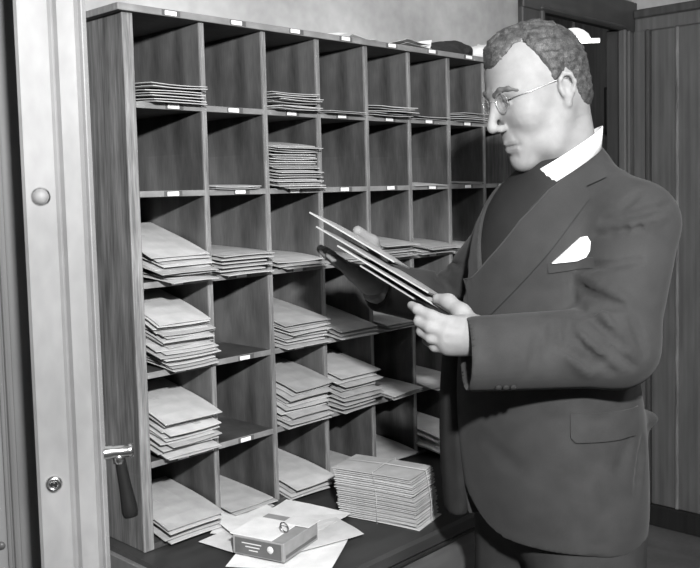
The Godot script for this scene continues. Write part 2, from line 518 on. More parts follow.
func build_desk():
	var d := thing("desk", "dark wooden desk carrying the letter rack", "desk", Vector3(0.7, 0, 0.0))
	var o := Vector3(-0.7, 0, 0)
	part("desk_top", box(Vector3(-0.05, DESK_Y - 0.032, -0.286), Vector3(1.36, DESK_Y, 0.365), 0.006), mats.desk_wood, d, o)
	part("edge_moulding", box(Vector3(-0.045, DESK_Y - 0.046, -0.28), Vector3(1.355, DESK_Y - 0.032, 0.358), 0.005), mats.black_wood, d, o)
	part("apron", box(Vector3(-0.02, DESK_Y - 0.16, 0.325), Vector3(1.33, DESK_Y - 0.046, 0.345), 0.002), mats.apron_wood, d, o)
	part("apron", box(Vector3(-0.035, DESK_Y - 0.16, -0.27), Vector3(-0.015, DESK_Y - 0.046, 0.345), 0.002), mats.apron_wood, d, o)
	part("end_panel", box(Vector3(-0.062, DESK_Y - 0.30, -0.27), Vector3(-0.051, DESK_Y - 0.004, 0.350), 0.002), mats.white_paint, d, o)
	for p in [Vector2(0.0, 0.315), Vector2(1.30, 0.315), Vector2(0.0, -0.245), Vector2(1.30, -0.245)]:
		part("leg", box(Vector3(p.x - 0.03, 0.0, p.y - 0.03), Vector3(p.x + 0.03, DESK_Y - 0.046, p.y + 0.03), 0.004), mats.black_wood, d, o)

# ------------------------------------------------------------------ envelopes
# an envelope lying flat: x across, z along (front at +l/2), thin at its edges, fuller in the middle, its front drooping
func envelope_mesh(w: float, l: float, t: float, droop: float, curl: float) -> ArrayMesh:
	var st := begin()
	var nx := 3
	var nz := 6
	var top := []
	var low := []
	for j in nz + 1:
		var v := float(j) / nz
		var z := (v - 0.5) * l
		var rt := []
		var rl := []
		for i in nx + 1:
			var u := float(i) / nx
			var x := (u - 0.5) * w
			var d := -droop * pow(maxf(0.0, v - 0.45) / 0.55, 2.0) + curl * pow(absf(u - 0.5) * 2.0, 2.0) * (0.3 + 0.7 * v)
			var f := 0.35 + 0.65 * (1.0 - pow(absf(u - 0.5) * 2.0, 4.0)) * (1.0 - pow(absf(v - 0.5) * 2.0, 4.0))
			rt.append(Vector3(x, d + t * f, z))
			rl.append(Vector3(x, d, z))
		top.append(rt)
		low.append(rl)
	for j in nz:
		for i in nx:
			quad(st, top[j][i], top[j][i + 1], top[j + 1][i + 1], top[j + 1][i])
			quad(st, low[j][i], low[j + 1][i], low[j + 1][i + 1], low[j][i + 1])
		quad(st, low[j][0], top[j][0], top[j + 1][0], low[j + 1][0])
		quad(st, low[j + 1][nx], top[j + 1][nx], top[j][nx], low[j][nx])
	for i in nx:
		quad(st, low[nz][i], top[nz][i], top[nz][i + 1], low[nz][i + 1])
		quad(st, low[0][i + 1], top[0][i + 1], top[0][i], low[0][i])
	return finish(st)

const ROW_WORD = ["top", "second", "third", "fourth", "fifth", "bottom"]
const COL_WORD = ["first", "second", "third", "fourth", "fifth", "sixth", "seventh", "eighth"]
const ORDER_WORD = ["", "second", "third", "fourth", "fifth", "sixth", "seventh", "eighth", "ninth", "tenth", "eleventh", "twelfth"]
func order_word(k: int, n: int) -> String:
	if k == n - 1:
		return "topmost"
	if k == 0:
		return "lowest"
	return ORDER_WORD[k] + " lowest" if k < n - 1 - k else ORDER_WORD[n - 1 - k] + " topmost"


var env_meshes := {}
func env_mesh(w: float, l: float, t: float, droop: float, curl: float) -> ArrayMesh:
	var key := "%.3f %.3f %.4f %.3f %.4f" % [w, l, t, droop, curl]
	if not env_meshes.has(key):
		env_meshes[key] = envelope_mesh(w, l, t, droop, curl)
	return env_meshes[key]

# n envelopes on the floor of one pigeonhole; pitch0 / pitch1: forward slope of the lowest and the topmost; out: how far they stick out
func pile(row: int, col: int, n: int, sp: float, pitch0: float, pitch1: float, out: float, mess := 1.0, w := 0.136, shift := 0.0, white := false):
	var y0: float = SHELF_Y[row + 1] + 0.0062
	if row == 5:
		y0 = DESK_Y + 0.0135
	var xc: float = (COL_X[col] + COL_X[col + 1]) * 0.5 + shift
	var where := "%s pigeonhole of the %s row" % [COL_WORD[col], ROW_WORD[row]]
	var grp := "envelopes in the %s" % where
	var droop: float = [0.003, 0.005, 0.008][rng.randi() % 3]
	for k in n:
		var f := float(k) / maxf(1.0, n - 1.0)
		var pitch := lerpf(pitch0, pitch1, f) + rng.randf_range(-0.003, 0.003) * mess
		var l: float = [0.225, 0.235, 0.215][rng.randi() % 3]
		var ww: float = w - [0.0, 0.009, 0.018][rng.randi() % 3]
		var t := clampf(sp * 0.72, 0.0022, 0.0060)
		var o := single("envelope", env_mesh(ww, l, snappedf(t, 0.001), droop, [0.0, 0.002, -0.001][rng.randi() % 3]), mats["white_sheet"] if white else mats["envelope%d" % (rng.randi() % 5)])
		var zf := out + rng.randf_range(-0.014, 0.011) * mess
		var slack := 0.0735 - ww * 0.5
		var yaw := rng.randf_range(-1.0, 1.0) * minf(0.10 * mess, slack / (l * 0.5 - 0.02))
		var room := maxf(0.0, slack - absf(yaw) * (l * 0.5 - 0.02))
		var x := xc + rng.randf_range(-1.0, 1.0) * room
		o.basis = Basis(Vector3.UP, yaw) * Basis(Vector3.RIGHT, pitch)
		# rest on the front: keep the front edge at the pile's height, lift the back
		o.position = Vector3(x, y0 + k * sp + sin(pitch) * l * 0.5 + droop * 0.8, zf - l * 0.5 * cos(pitch))
		var lab := "single pale envelope lying in the %s" % where
		if n > 1:
			lab = "%s envelope of the pile in the %s" % [order_word(k, n), where]
		if white:
			lab = lab.replace("envelope of", "bright white envelope of")
		tag(o, lab, "envelope", grp)
		if k == n - 1 and (col == 0 and row in [2, 3, 4, 5] or col == 3 and row == 4):
			for m in 3:
				part("address_line", cbox(Vector3(0.026 - 0.006 * m, 0.0004, 0.0022), 0.0), mats.faint_ink, o, Vector3(-0.022, snappedf(t, 0.001) + 0.0001, -0.010 + 0.0055 * m))

func build_piles():
	pile(0, 0, 7, 0.0054, 0.0, 0.0, 0.030, 1.0)
	pile(0, 2, 8, 0.0050, 0.0, 0.0, 0.022, 1.0)
	pile(0, 3, 2, 0.0040, 0.0, 0.0, 0.030, 0.6)
	pile(0, 4, 5, 0.0050, 0.0, 0.01, 0.035, 1.0)
	pile(0, 5, 2, 0.0040, 0.0, 0.0, 0.015, 0.6)
	pile(0, 6, 5, 0.0050, 0.0, 0.0, 0.020, 0.8)
	pile(1, 1, 2, 0.0040, 0.0, 0.0, 0.010, 0.6)
	pile(1, 2, 20, 0.0049, 0.0, 0.04, 0.020, 1.1)
	pile(1, 5, 1, 0.0040, 0.0, 0.0, 0.010, 0.5)
	pile(1, 6, 2, 0.0040, 0.0, 0.0, 0.010, 0.5)
	pile(2, 0, 9, 0.0060, 0.05, 0.25, 0.040, 1.3)
	pile(2, 1, 6, 0.0078, 0.02, 0.03, 0.030, 0.6)
	pile(2, 2, 3, 0.0065, 0.01, 0.03, 0.020, 1.0)
	pile(2, 3, 2, 0.0060, 0.01, 0.03, 0.020, 1.0)
	pile(2, 4, 6, 0.0058, 0.02, 0.08, 0.040, 1.2)
	pile(2, 5, 4, 0.0056, 0.02, 0.05, 0.035, 1.2)
	pile(2, 6, 2, 0.0056, 0.02, 0.05, 0.030, 1.0)
	pile(3, 0, 17, 0.0060, 0.05, 0.20, 0.030, 1.1)
	pile(3, 2, 8, 0.0075, 0.05, 0.16, 0.030, 1.0)
	pile(3, 3, 3, 0.0075, 0.06, 0.20, 0.045, 1.1)
	pile(3, 4, 3, 0.0060, 0.02, 0.05, 0.035, 1.0)
	pile(3, 5, 2, 0.0060, 0.02, 0.05, 0.030, 1.0)
	pile(4, 0, 14, 0.0060, 0.05, 0.16, 0.030, 1.1)
	pile(4, 2, 11, 0.0080, 0.05, 0.20, 0.030, 1.0)
	pile(4, 3, 9, 0.0105, 0.04, 0.16, 0.040, 0.9)
	pile(4, 4, 3, 0.0060, 0.03, 0.06, 0.045, 1.0)
	pile(4, 5, 2, 0.0060, 0.02, 0.06, 0.045, 1.0)
	pile(5, 0, 5, 0.0080, 0.04, 0.10, 0.030, 0.9)
	pile(5, 1, 3, 0.0060, 0.02, 0.05, 0.020, 0.9)
	pile(5, 2, 4, 0.0070, 0.04, 0.12, 0.030, 0.9)
	pile(5, 3, 2, 0.0060, 0.03, 0.06, 0.020, 0.8)
	pile(5, 4, 2, 0.0060, 0.03, 0.06, 0.020, 0.8)
	pile(5, 5, 6, 0.0085, 0.04, 0.08, 0.075, 0.8, 0.125, -0.01, true)

# ------------------------------------------------------------------ desk
# a sheet of paper with slight waves
func sheet_mesh(w: float, l: float, amp: float, ph: float) -> ArrayMesh:
	var st := begin()
	var nx := 5
	var nz := 5
	var t := 0.0006
	var g := []
	for j in nz + 1:
		var row := []
		for i in nx + 1:
			var u := float(i) / nx
			var v := float(j) / nz
			row.append(Vector3((u - 0.5) * w, amp * (0.5 + 0.5 * sin(u * 4.0 + ph) * cos(v * 3.0 + ph * 1.7)) + amp * pow(maxf(u, v), 6.0) * 0.6, (v - 0.5) * l))
		g.append(row)
	var d := Vector3(0, -t, 0)
	for j in nz:
		for i in nx:
			quad(st, g[j][i], g[j][i + 1], g[j + 1][i + 1], g[j + 1][i])
			quad(st, g[j][i] + d, g[j + 1][i] + d, g[j + 1][i + 1] + d, g[j][i + 1] + d)
		quad(st, g[j][0] + d, g[j][0], g[j + 1][0], g[j + 1][0] + d)
		quad(st, g[j + 1][nx] + d, g[j + 1][nx], g[j][nx], g[j][nx] + d)
	for i in nx:
		quad(st, g[nz][i] + d, g[nz][i], g[nz][i + 1], g[nz][i + 1] + d)
		quad(st, g[0][i + 1] + d, g[0][i + 1], g[0][i], g[0][i] + d)
	return finish(st)

func build_desk_things():
	# tied stack of envelopes: corners on the desk at (0.366, 0.151), (0.410, 0.332), (0.514, 0.309)
	var along := Vector3(0.044, 0, 0.181).normalized()
	var yaw := atan2(along.x, along.z)
	var c := Vector3(0.440, 0, 0.232)
	var n := 24
	for k in n:
		var o := single("envelope", env_mesh(0.106, 0.186, 0.004, 0.002, [0.0, 0.0012][k % 2]), mats["envelope%d" % [1, 3, 0, 3, 2][rng.randi() % 5]])
		o.basis = Basis(Vector3.UP, yaw + rng.randf_range(-0.025, 0.025))
		var lean := 0.010 * float(k) / n
		o.position = c + Vector3(-lean + rng.randf_range(-0.003, 0.003), DESK_Y + 0.002 + k * 0.00455, -lean + rng.randf_range(-0.004, 0.004))
		var lab := "%s envelope of the string-tied stack on the desk" % order_word(k, n)
		tag(o, lab, "envelope", "envelopes of the tied stack on the desk")
	var st := SurfaceTool.new()
	st.begin(Mesh.PRIMITIVE_TRIANGLES)
	st.set_smooth_group(0)
	var b := Basis(Vector3.UP, yaw)
	var h := n * 0.00455 + 0.004
	var loop := []
	for p in [Vector3(-0.058, 0.001, 0.0), Vector3(-0.058, h * 0.5, 0.0), Vector3(-0.066, h, -0.004), Vector3(0.0, h + 0.002, -0.006), Vector3(0.046, h, -0.008), Vector3(0.056, h * 0.5, 0.0), Vector3(0.058, 0.001, 0.0)]:
		loop.append(b * p)
	add_tube(st, loop, 0.0006, 5)
	var loop2 := []
	for p in [Vector3(0.0, 0.001, 0.098), Vector3(0.003, h * 0.4, 0.098), Vector3(-0.004, h, 0.090), Vector3(-0.006, h + 0.002, 0.0), Vector3(-0.008, h, -0.100)]:
		loop2.append(b * p)
	add_tube(st, loop2, 0.0006, 5)
	var s := single("tie_string", finish(st), mats.string, c + Vector3(0, DESK_Y, 0))
	tag(s, "thin string tied round the big stack of envelopes on the desk", "string")
	# loose sheets
	var specs := [
		[Vector3(0.235, 0.004, 0.065), 0.62, 0.15, 0.20, "sheet", "pale sheet of paper half under the bottom row of pigeonholes"],
		[Vector3(0.300, 0.008, 0.110), 0.20, 0.11, 0.17, "white_sheet", "white sheet lying between the carton and the tied stack"],
		[Vector3(0.170, 0.005, 0.215), 0.55, 0.20, 0.20, "white_sheet", "large white sheet under the small carton on the desk"],
		[Vector3(0.235, 0.010, 0.205), 1.25, 0.12, 0.17, "sheet", "grey sheet with a torn corner beside the small carton"],
		[Vector3(0.205, 0.014, 0.045), -0.25, 0.13, 0.17, "white_sheet", "bright white folded sheet behind the small carton"],
		[Vector3(0.125, 0.004, 0.110), 0.10, 0.09, 0.14, "sheet", "pale sheet at the left end of the desk litter"],
	]
	var i := 0
	for q in specs:
		var o := single("paper_sheet", sheet_mesh(q[2], q[3], 0.005, i * 1.3), mats[q[4]], q[0] + Vector3(0, DESK_Y, 0))
		o.rotation.y = q[1]
		tag(o, q[5], "paper", "loose sheets on the desk")
		i += 1
	# small carton, open, with a ring on top
	var cb := thing("small_carton", "small printed cardboard box among the papers on the desk", "box", Vector3(0.150, DESK_Y + 0.012, 0.192), 0.27)
	part("tray", box(Vector3(-0.062, 0.0, -0.058), Vector3(0.062, 0.036, 0.058), 0.001), mats.carton, cb)
	var lab := part("label_panel", box(Vector3(-0.063, 0.003, -0.052), Vector3(-0.0618, 0.033, 0.052), 0.0), mats.carton_dark, cb)
	for k in 3:
		part("print_line", box(Vector3(-0.0634, 0.0240 - k * 0.0065, -0.036 + 0.008 * k), Vector3(-0.0629, 0.0258 - k * 0.0065, 0.008 - 0.004 * k), 0.0), mats.sheet, lab)
	var em := part("print_emblem", lathe([[0.0, 0.0006], [0.0065, 0.0005], [0.0070, 0.0]], 16), mats.sheet, lab, Vector3(-0.063, 0.020, 0.028))
	em.rotation.z = PI / 2
	var lab2 := part("label_panel", box(Vector3(-0.056, 0.006, 0.0578), Vector3(0.056, 0.012, 0.059), 0.0), mats.carton_dark, cb)
	part("lid_flap", box(Vector3(-0.060, 0.036, -0.066), Vector3(0.036, 0.0375, 0.030), 0.0005), mats.white_sheet, cb)
	part("lid_flap", box(Vector3(0.022, 0.0376, 0.000), Vector3(0.066, 0.0392, 0.062), 0.0005), mats.sheet, cb)
	var ringpts := []
	for k in 17:
		ringpts.append(Vector3(cos(TAU * k / 16.0) * 0.010, 0, sin(TAU * k / 16.0) * 0.010))
	var rg := single("wire_ring", tube(ringpts, 0.0016, 6), mats.chrome, Vector3(0.146, DESK_Y + 0.058, 0.222))
	rg.rotation = Vector3(0.9, 0.3, 0.0)
	tag(rg, "small bright wire ring on top of the carton", "ring")

func build_rack_top_things():
	var y: float = SHELF_Y[0] + 0.0135
	var a := single("paper_sheet", sheet_mesh(0.10, 0.12, 0.012, 0.4), mats.white_sheet, Vector3(0.565, y + 0.004, -0.08))
	a.rotation = Vector3(0.08, 0.4, 0.10)
	tag(a, "white scrap of paper on top of the rack, nearest the left", "paper", "papers on top of the rack")
	var a2 := single("paper_sheet", sheet_mesh(0.08, 0.10, 0.010, 1.9), mats.sheet, Vector3(0.675, y + 0.001, -0.06))
	a2.rotation = Vector3(0.02, -0.2, 0.0)
	tag(a2, "small flat scrap of paper on top of the rack", "paper", "papers on top of the rack")
	# folded paper: two leaves
	var f := thing("folded_paper", "folded paper with an upturned end on top of the rack", "paper", Vector3(0.86, y, -0.06), 0.25, "papers on top of the rack")
	part("leaf", sheet_mesh(0.15, 0.10, 0.006, 0.9), mats.sheet, f, Vector3(0, 0.004, 0))
	var l2 := part("leaf", sheet_mesh(0.14, 0.10, 0.006, 2.1), mats.sheet, f, Vector3(0, 0.014, 0))
	l2.rotation.z = 0.05
	var l3 := part("upturned_end", sheet_mesh(0.035, 0.09, 0.003, 0.2), mats.white_sheet, f, Vector3(0.083, 0.02, 0))
	l3.rotation.z = 1.0
	# dark bundle and crumpled white paper
	var bundle := Field.new()
	bundle.ell(Vector3(0, 0.018, 0), Vector3(0.10, 0.026, 0.06), 0.0)
	bundle.ell(Vector3(0.05, 0.026, 0.01), Vector3(0.06, 0.026, 0.05), 0.02)
	bundle.cap(Vector3(-0.10, 0.012, 0.02), Vector3(-0.03, 0.030, 0.03), 0.010, 0.012, 0.015)
	for k in 16:
		var bp := Vector3(rng.randf_range(-0.10, 0.10), 0.045, rng.randf_range(-0.06, 0.06))
		bundle.crease(bp, Vector3(bp.x + rng.randf_range(-0.05, 0.05), 0.02, rng.randf_range(0.0, 0.07)), 0.008, 0.010 if k % 2 == 0 else -0.008)
	bundle.clip(Vector3(0, -1, 0), 0.0)
	var bo := single("cloth_bundle", bundle.mesh(Vector3(-0.13, -0.01, -0.08), Vector3(0.13, 0.07, 0.08), 0.005), mats.dark_cloth, Vector3(1.06, y, -0.09))
	tag(bo, "dark crumpled cloth bundle on top of the rack beside the man's head", "bundle")
	var cr := Field.new()
	cr.ell(Vector3.ZERO, Vector3(0.055, 0.028, 0.045), 0.0)
	for k in 14:
		var p := Vector3(rng.randf_range(-0.05, 0.05), rng.randf_range(-0.01, 0.035), rng.randf_range(-0.04, 0.04))
		var q := Vector3(rng.randf_range(-0.05, 0.05), rng.randf_range(-0.01, 0.035), rng.randf_range(-0.04, 0.04))
		cr.crease(p, q, 0.006, 0.007 if k % 2 == 0 else -0.006)
	var co := single("crumpled_paper", cr.mesh(Vector3(-0.07, -0.045, -0.06), Vector3(0.07, 0.045, 0.06), 0.0045), mats.white_sheet, Vector3(1.235, y + 0.026, -0.07))
	tag(co, "crumpled white paper on top of the rack beside the dark bundle", "paper", "papers on top of the rack")

# ------------------------------------------------------------------ distance fields, meshed as surface nets
class Field:
	var kind := PackedInt32Array()      # 0 capsule, 1 ellipsoid, 2 half space
	var op := PackedInt32Array()        # 0 join, 1 cut away, 2 crease, 3 keep only (half space), 4 hem, 5 hair line
	var a := PackedVector3Array()
	var b := PackedVector3Array()
	var ra := PackedFloat32Array()
	var rb := PackedFloat32Array()
	var k := PackedFloat32Array()
	var turn: Array[Basis] = []
	var has_more := false
	var extra_reach := 0.0

	func put(kd: int, o: int, p: Vector3, q: Vector3, r0: float, r1: float, kk: float, bs := Basis.IDENTITY):
		kind.append(kd)
		op.append(o)
		a.append(p)
		b.append(q)
		ra.append(r0)
		rb.append(r1)
		k.append(maxf(kk, 1e-5))
		turn.append(bs)

	func cap(p: Vector3, q: Vector3, r0: float, r1: float, kk := 0.02, o := 0):
		put(0, o, p, q, r0, r1, kk)

	func chain(points: Array, r0: float, r1: float, kk: float):
		var n := points.size() - 1
		for i in n:
			cap(points[i], points[i + 1], lerpf(r0, r1, float(i) / n), lerpf(r0, r1, float(i + 1) / n), kk)

	func ell(c: Vector3, r: Vector3, kk := 0.02, bs := Basis.IDENTITY, o := 0):
		put(1, o, c, r, 0.0, 0.0, kk, bs.inverse())

	func crease(p: Vector3, q: Vector3, w: float, amp: float):
		put(0, 2, p, q, w, amp, w)

	func clip(n: Vector3, d: float, kk := 0.002):
		put(2, 3, n, Vector3(d, 0, 0), 0.0, 0.0, kk)

	func one(i: int, p: Vector3) -> float:
		match kind[i]:
			0:
				var ba := b[i] - a[i]
				var pa := p - a[i]
				var h := clampf(pa.dot(ba) / maxf(ba.length_squared(), 1e-9), 0.0, 1.0)
				if op[i] == 2:
					return (pa - ba * h).length()
				return (pa - ba * h).length() - lerpf(ra[i], rb[i], h)
			1:
				var q := turn[i] * (p - a[i])
				var r := b[i]
				var e := q / r
				var k0 := e.length()
				var k1 := (e / r).length()
				return k0 * (k0 - 1.0) / maxf(k1, 1e-6)
		return a[i].dot(p) - b[i].x

	func at(p: Vector3, list: PackedInt32Array) -> float:
		var d := 1e3
		for i in list:
			var e := one(i, p)
			var kk := k[i]
			match op[i]:
				0:
					var h := maxf(kk - absf(d - e), 0.0) / kk
					d = minf(d, e) - h * h * kk * 0.25
				1:
					var h1 := maxf(kk - absf(d + e), 0.0) / kk
					d = maxf(d, -e) + h1 * h1 * kk * 0.25
				2:
					var x := e / ra[i]
					if x < 3.0:
						d += rb[i] * exp(-x * x)
				3:
					var h3 := maxf(kk - absf(d - e), 0.0) / kk
					d = maxf(d, e) + h3 * h3 * kk * 0.25
		if has_more:
			d = more(p, d)
		return d

	func more(_p: Vector3, d: float) -> float:
		return d

	func all() -> PackedInt32Array:
		var l := PackedInt32Array()
		for i in kind.size():
			l.append(i)
		return l

	func nets(lo: Vector3, hi: Vector3, c: float) -> Array:
		const B = 5
		var nb := Vector3i(((hi - lo) / (c * B)).ceil())
		var n := nb * B + Vector3i.ONE
		var val := PackedFloat32Array()
		val.resize(n.x * n.y * n.z)
		val.fill(1e6)
		var cell := PackedInt32Array()
		cell.resize(n.x * n.y * n.z)
		cell.fill(-1)
		var sy := n.x
		var sz := n.x * n.y
		var active: Array[Vector3i] = []
		var half := c * B * 0.5
		var diag := half * 1.7321
		for bz in nb.z:
			for by in nb.y:
				for bx in nb.x:
					var mid := lo + (Vector3(bx, by, bz) * B) * c + Vector3.ONE * half
					var list := PackedInt32Array()
					var dmin := 1e3
					for i in kind.size():
						if op[i] == 0:
							dmin = minf(dmin, one(i, mid))
					if dmin > diag + 0.03 + extra_reach:
						continue
					for i in kind.size():
						var e := one(i, mid)
						var keep := true
						match op[i]:
							0:
								keep = e < maxf(dmin, -diag) + 2.2 * diag + k[i] * 2.0
							1:
								keep = e < diag * 1.3 + k[i]
							2:
								keep = e < diag + ra[i] * 3.0
						if keep:
							list.append(i)
					var dc := at(mid, list)
					if absf(dc) > diag * 1.6 + 0.006 + extra_reach:
						continue
					active.append(Vector3i(bx, by, bz))
					for z in B + 1:
						for y in B + 1:
							var row := (bz * B + z) * sz + (by * B + y) * sy + bx * B
							var p0 := lo + Vector3(bx * B, by * B + y, bz * B + z) * c
							for x in B + 1:
								if val[row + x] > 1e5:
									val[row + x] = at(p0 + Vector3(x * c, 0, 0), list)
		var verts := PackedVector3Array()
		var off := [0, 1, sy, sy + 1, sz, sz + 1, sz + sy, sz + sy + 1]
		var co := [Vector3(0, 0, 0), Vector3(1, 0, 0), Vector3(0, 1, 0), Vector3(1, 1, 0), Vector3(0, 0, 1), Vector3(1, 0, 1), Vector3(0, 1, 1), Vector3(1, 1, 1)]
		var edges := [0, 1, 2, 3, 4, 5, 6, 7, 0, 2, 1, 3, 4, 6, 5, 7, 0, 4, 1, 5, 2, 6, 3, 7]
		var d8 := PackedFloat32Array()
		d8.resize(8)
		for bk in active:
			for z in B:
				for y in B:
					for x in B:
						var id := (bk.z * B + z) * sz + (bk.y * B + y) * sy + bk.x * B + x
						var m := 0
						for q in 8:
							var v := val[id + off[q]]
							d8[q] = v
							if v < 0.0:
								m += 1
						if m == 0 or m == 8:
							continue
						var s := Vector3.ZERO
						var cnt := 0
						for e in 12:
							var e0: int = edges[e * 2]
							var e1: int = edges[e * 2 + 1]
							var v0 := d8[e0]
							var v1 := d8[e1]
							if (v0 < 0.0) != (v1 < 0.0):
								s += co[e0].lerp(co[e1], v0 / (v0 - v1))
								cnt += 1
						cell[id] = verts.size()
						verts.append(lo + (Vector3(bk.x * B + x, bk.y * B + y, bk.z * B + z) + s / cnt) * c)
		var idx := PackedInt32Array()
		var done := {}
		for bk in active:
			for z in B:
				for y in B:
					for x in B:
						var gx := bk.x * B + x
						var gy := bk.y * B + y
						var gz := bk.z * B + z
						var id := gz * sz + gy * sy + gx
						if cell[id] < 0:
							continue
						var v0 := val[id]
						# the three edges that start at this cell's low corner
						if gy > 0 and gz > 0:
							var vx := val[id + 1]
							if (v0 < 0.0) != (vx < 0.0):
								put_quad(idx, cell[id], cell[id - sy], cell[id - sy - sz], cell[id - sz], v0 < 0.0)
						if gx > 0 and gz > 0:
							var vy := val[id + sy]
							if (v0 < 0.0) != (vy < 0.0):
								put_quad(idx, cell[id], cell[id - sz], cell[id - sz - 1], cell[id - 1], v0 < 0.0)
						if gx > 0 and gy > 0:
							var vz := val[id + sz]
							if (v0 < 0.0) != (vz < 0.0):
								put_quad(idx, cell[id], cell[id - 1], cell[id - 1 - sy], cell[id - sy], v0 < 0.0)
		return [verts, idx]

	func put_quad(idx: PackedInt32Array, p: int, q: int, r: int, s: int, flip: bool):
		if p < 0 or q < 0 or r < 0 or s < 0:
			return
		if flip:
			idx.append_array(PackedInt32Array([p, r, q, p, s, r]))
		else:
			idx.append_array(PackedInt32Array([p, q, r, p, r, s]))

	static func normals(verts: PackedVector3Array, idx: PackedInt32Array) -> PackedVector3Array:
		var nn := PackedVector3Array()
		nn.resize(verts.size())
		for t in range(0, idx.size(), 3):
			var p := verts[idx[t]]
			var f := (verts[idx[t + 2]] - p).cross(verts[idx[t + 1]] - p)
			for q in 3:
				nn[idx[t + q]] += f
		for i in nn.size():
			nn[i] = nn[i].normalized()
		return nn

	func mesh(lo: Vector3, hi: Vector3, c: float) -> ArrayMesh:
		var r := nets(lo, hi, c)
		return Field.join([r])

	static func join(pieces: Array, colors: Array = []) -> ArrayMesh:
		var verts := PackedVector3Array()
		var idx := PackedInt32Array()
		var col := PackedColorArray()
		var nor := PackedVector3Array()
		for i in pieces.size():
			var o := verts.size()
			verts.append_array(pieces[i][0])
			nor.append_array(Field.normals(pieces[i][0], pieces[i][1]))
			for q in pieces[i][1]:
				idx.append(q + o)
			if colors.size() > 0:
				col.append_array(colors[i])
		var arr := []
		arr.resize(Mesh.ARRAY_MAX)
		arr[Mesh.ARRAY_VERTEX] = verts
		arr[Mesh.ARRAY_NORMAL] = nor
		arr[Mesh.ARRAY_INDEX] = idx
		if colors.size() > 0:
			arr[Mesh.ARRAY_COLOR] = col
		var m := ArrayMesh.new()
		m.add_surface_from_arrays(Mesh.PRIMITIVE_TRIANGLES, arr)
		return m

# ------------------------------------------------------------------ the man
# his own axes: x runs to the right seen from the door, y up, z towards the door; he faces -x, turned a little towards +z
const YAW = 0.42                      # of the chest
class Suit extends Field:
	func more(p: Vector3, d: float) -> float:
		# the hem: level, rounded up at the front corner
		var f := clampf((-0.105 - p.x) / 0.075, 0.0, 1.3)
		var hem := 0.868 + 0.060 * f * f * f - 0.012 * clampf((p.x + 0.02) / 0.15, 0.0, 1.0)
		var e := hem - p.y
		if p.z < -0.09 and p.x < -0.13:
			e = 0.868 - p.y
		d = maxf(d, e)
		if p.y > 1.24:
			# the front is open in a V above the button
			var q := p - Vector3(-0.02, 0, -0.07)
			var u := q.x * sin(YAW) + q.z * cos(YAW)
			var f2 := -q.x * cos(YAW) + q.z * sin(YAW)
			var half := (p.y - 1.265) * 0.44
			var cut := maxf(maxf(absf(u) - half, 0.02 - f2), 1.26 - p.y)
			d = maxf(d, -cut)
		return d

class HairCap extends Field:
	var wave: FastNoiseLite
	var fine: FastNoiseLite
	var line_a := [0.0, 14.0, 26.0, 38.0, 50.0, 62.0, 72.0, 80.0, 90.0, 100.0, 112.0, 130.0, 155.0, 180.0]
	var line_y := [0.062, 0.064, 0.078, 0.092, 0.090, 0.066, 0.030, -0.008, 0.004, 0.022, 0.000, -0.040, -0.066, -0.074]
	func hairline(p: Vector3) -> float:
		var ang := rad_to_deg(absf(atan2(p.x, p.z + 0.012)))
		for i in line_a.size() - 1:
			if ang <= line_a[i + 1]:
				return lerpf(line_y[i], line_y[i + 1], (ang - line_a[i]) / (line_a[i + 1] - line_a[i]))
		return -0.074
	func more(p: Vector3, d: float) -> float:
		var hl := hairline(p) + 0.005 * fine.get_noise_3d(p.x * 160.0, p.y * 160.0, p.z * 160.0)
		var above := p.y - hl
		var thick := clampf(above / 0.035, 0.0, 1.0)
		# combed waves: stretched along the head from front to back
		var w := wave.get_noise_3d(p.x * 60.0, p.y * 60.0, p.z * 22.0)
		var g := fine.get_noise_3d(p.x * 230.0, p.y * 230.0, p.z * 60.0)
		d += 0.009 * (1.0 - thick) - (w * 0.0045 + g * 0.0016) * thick
		return maxf(d, -above * 0.8)

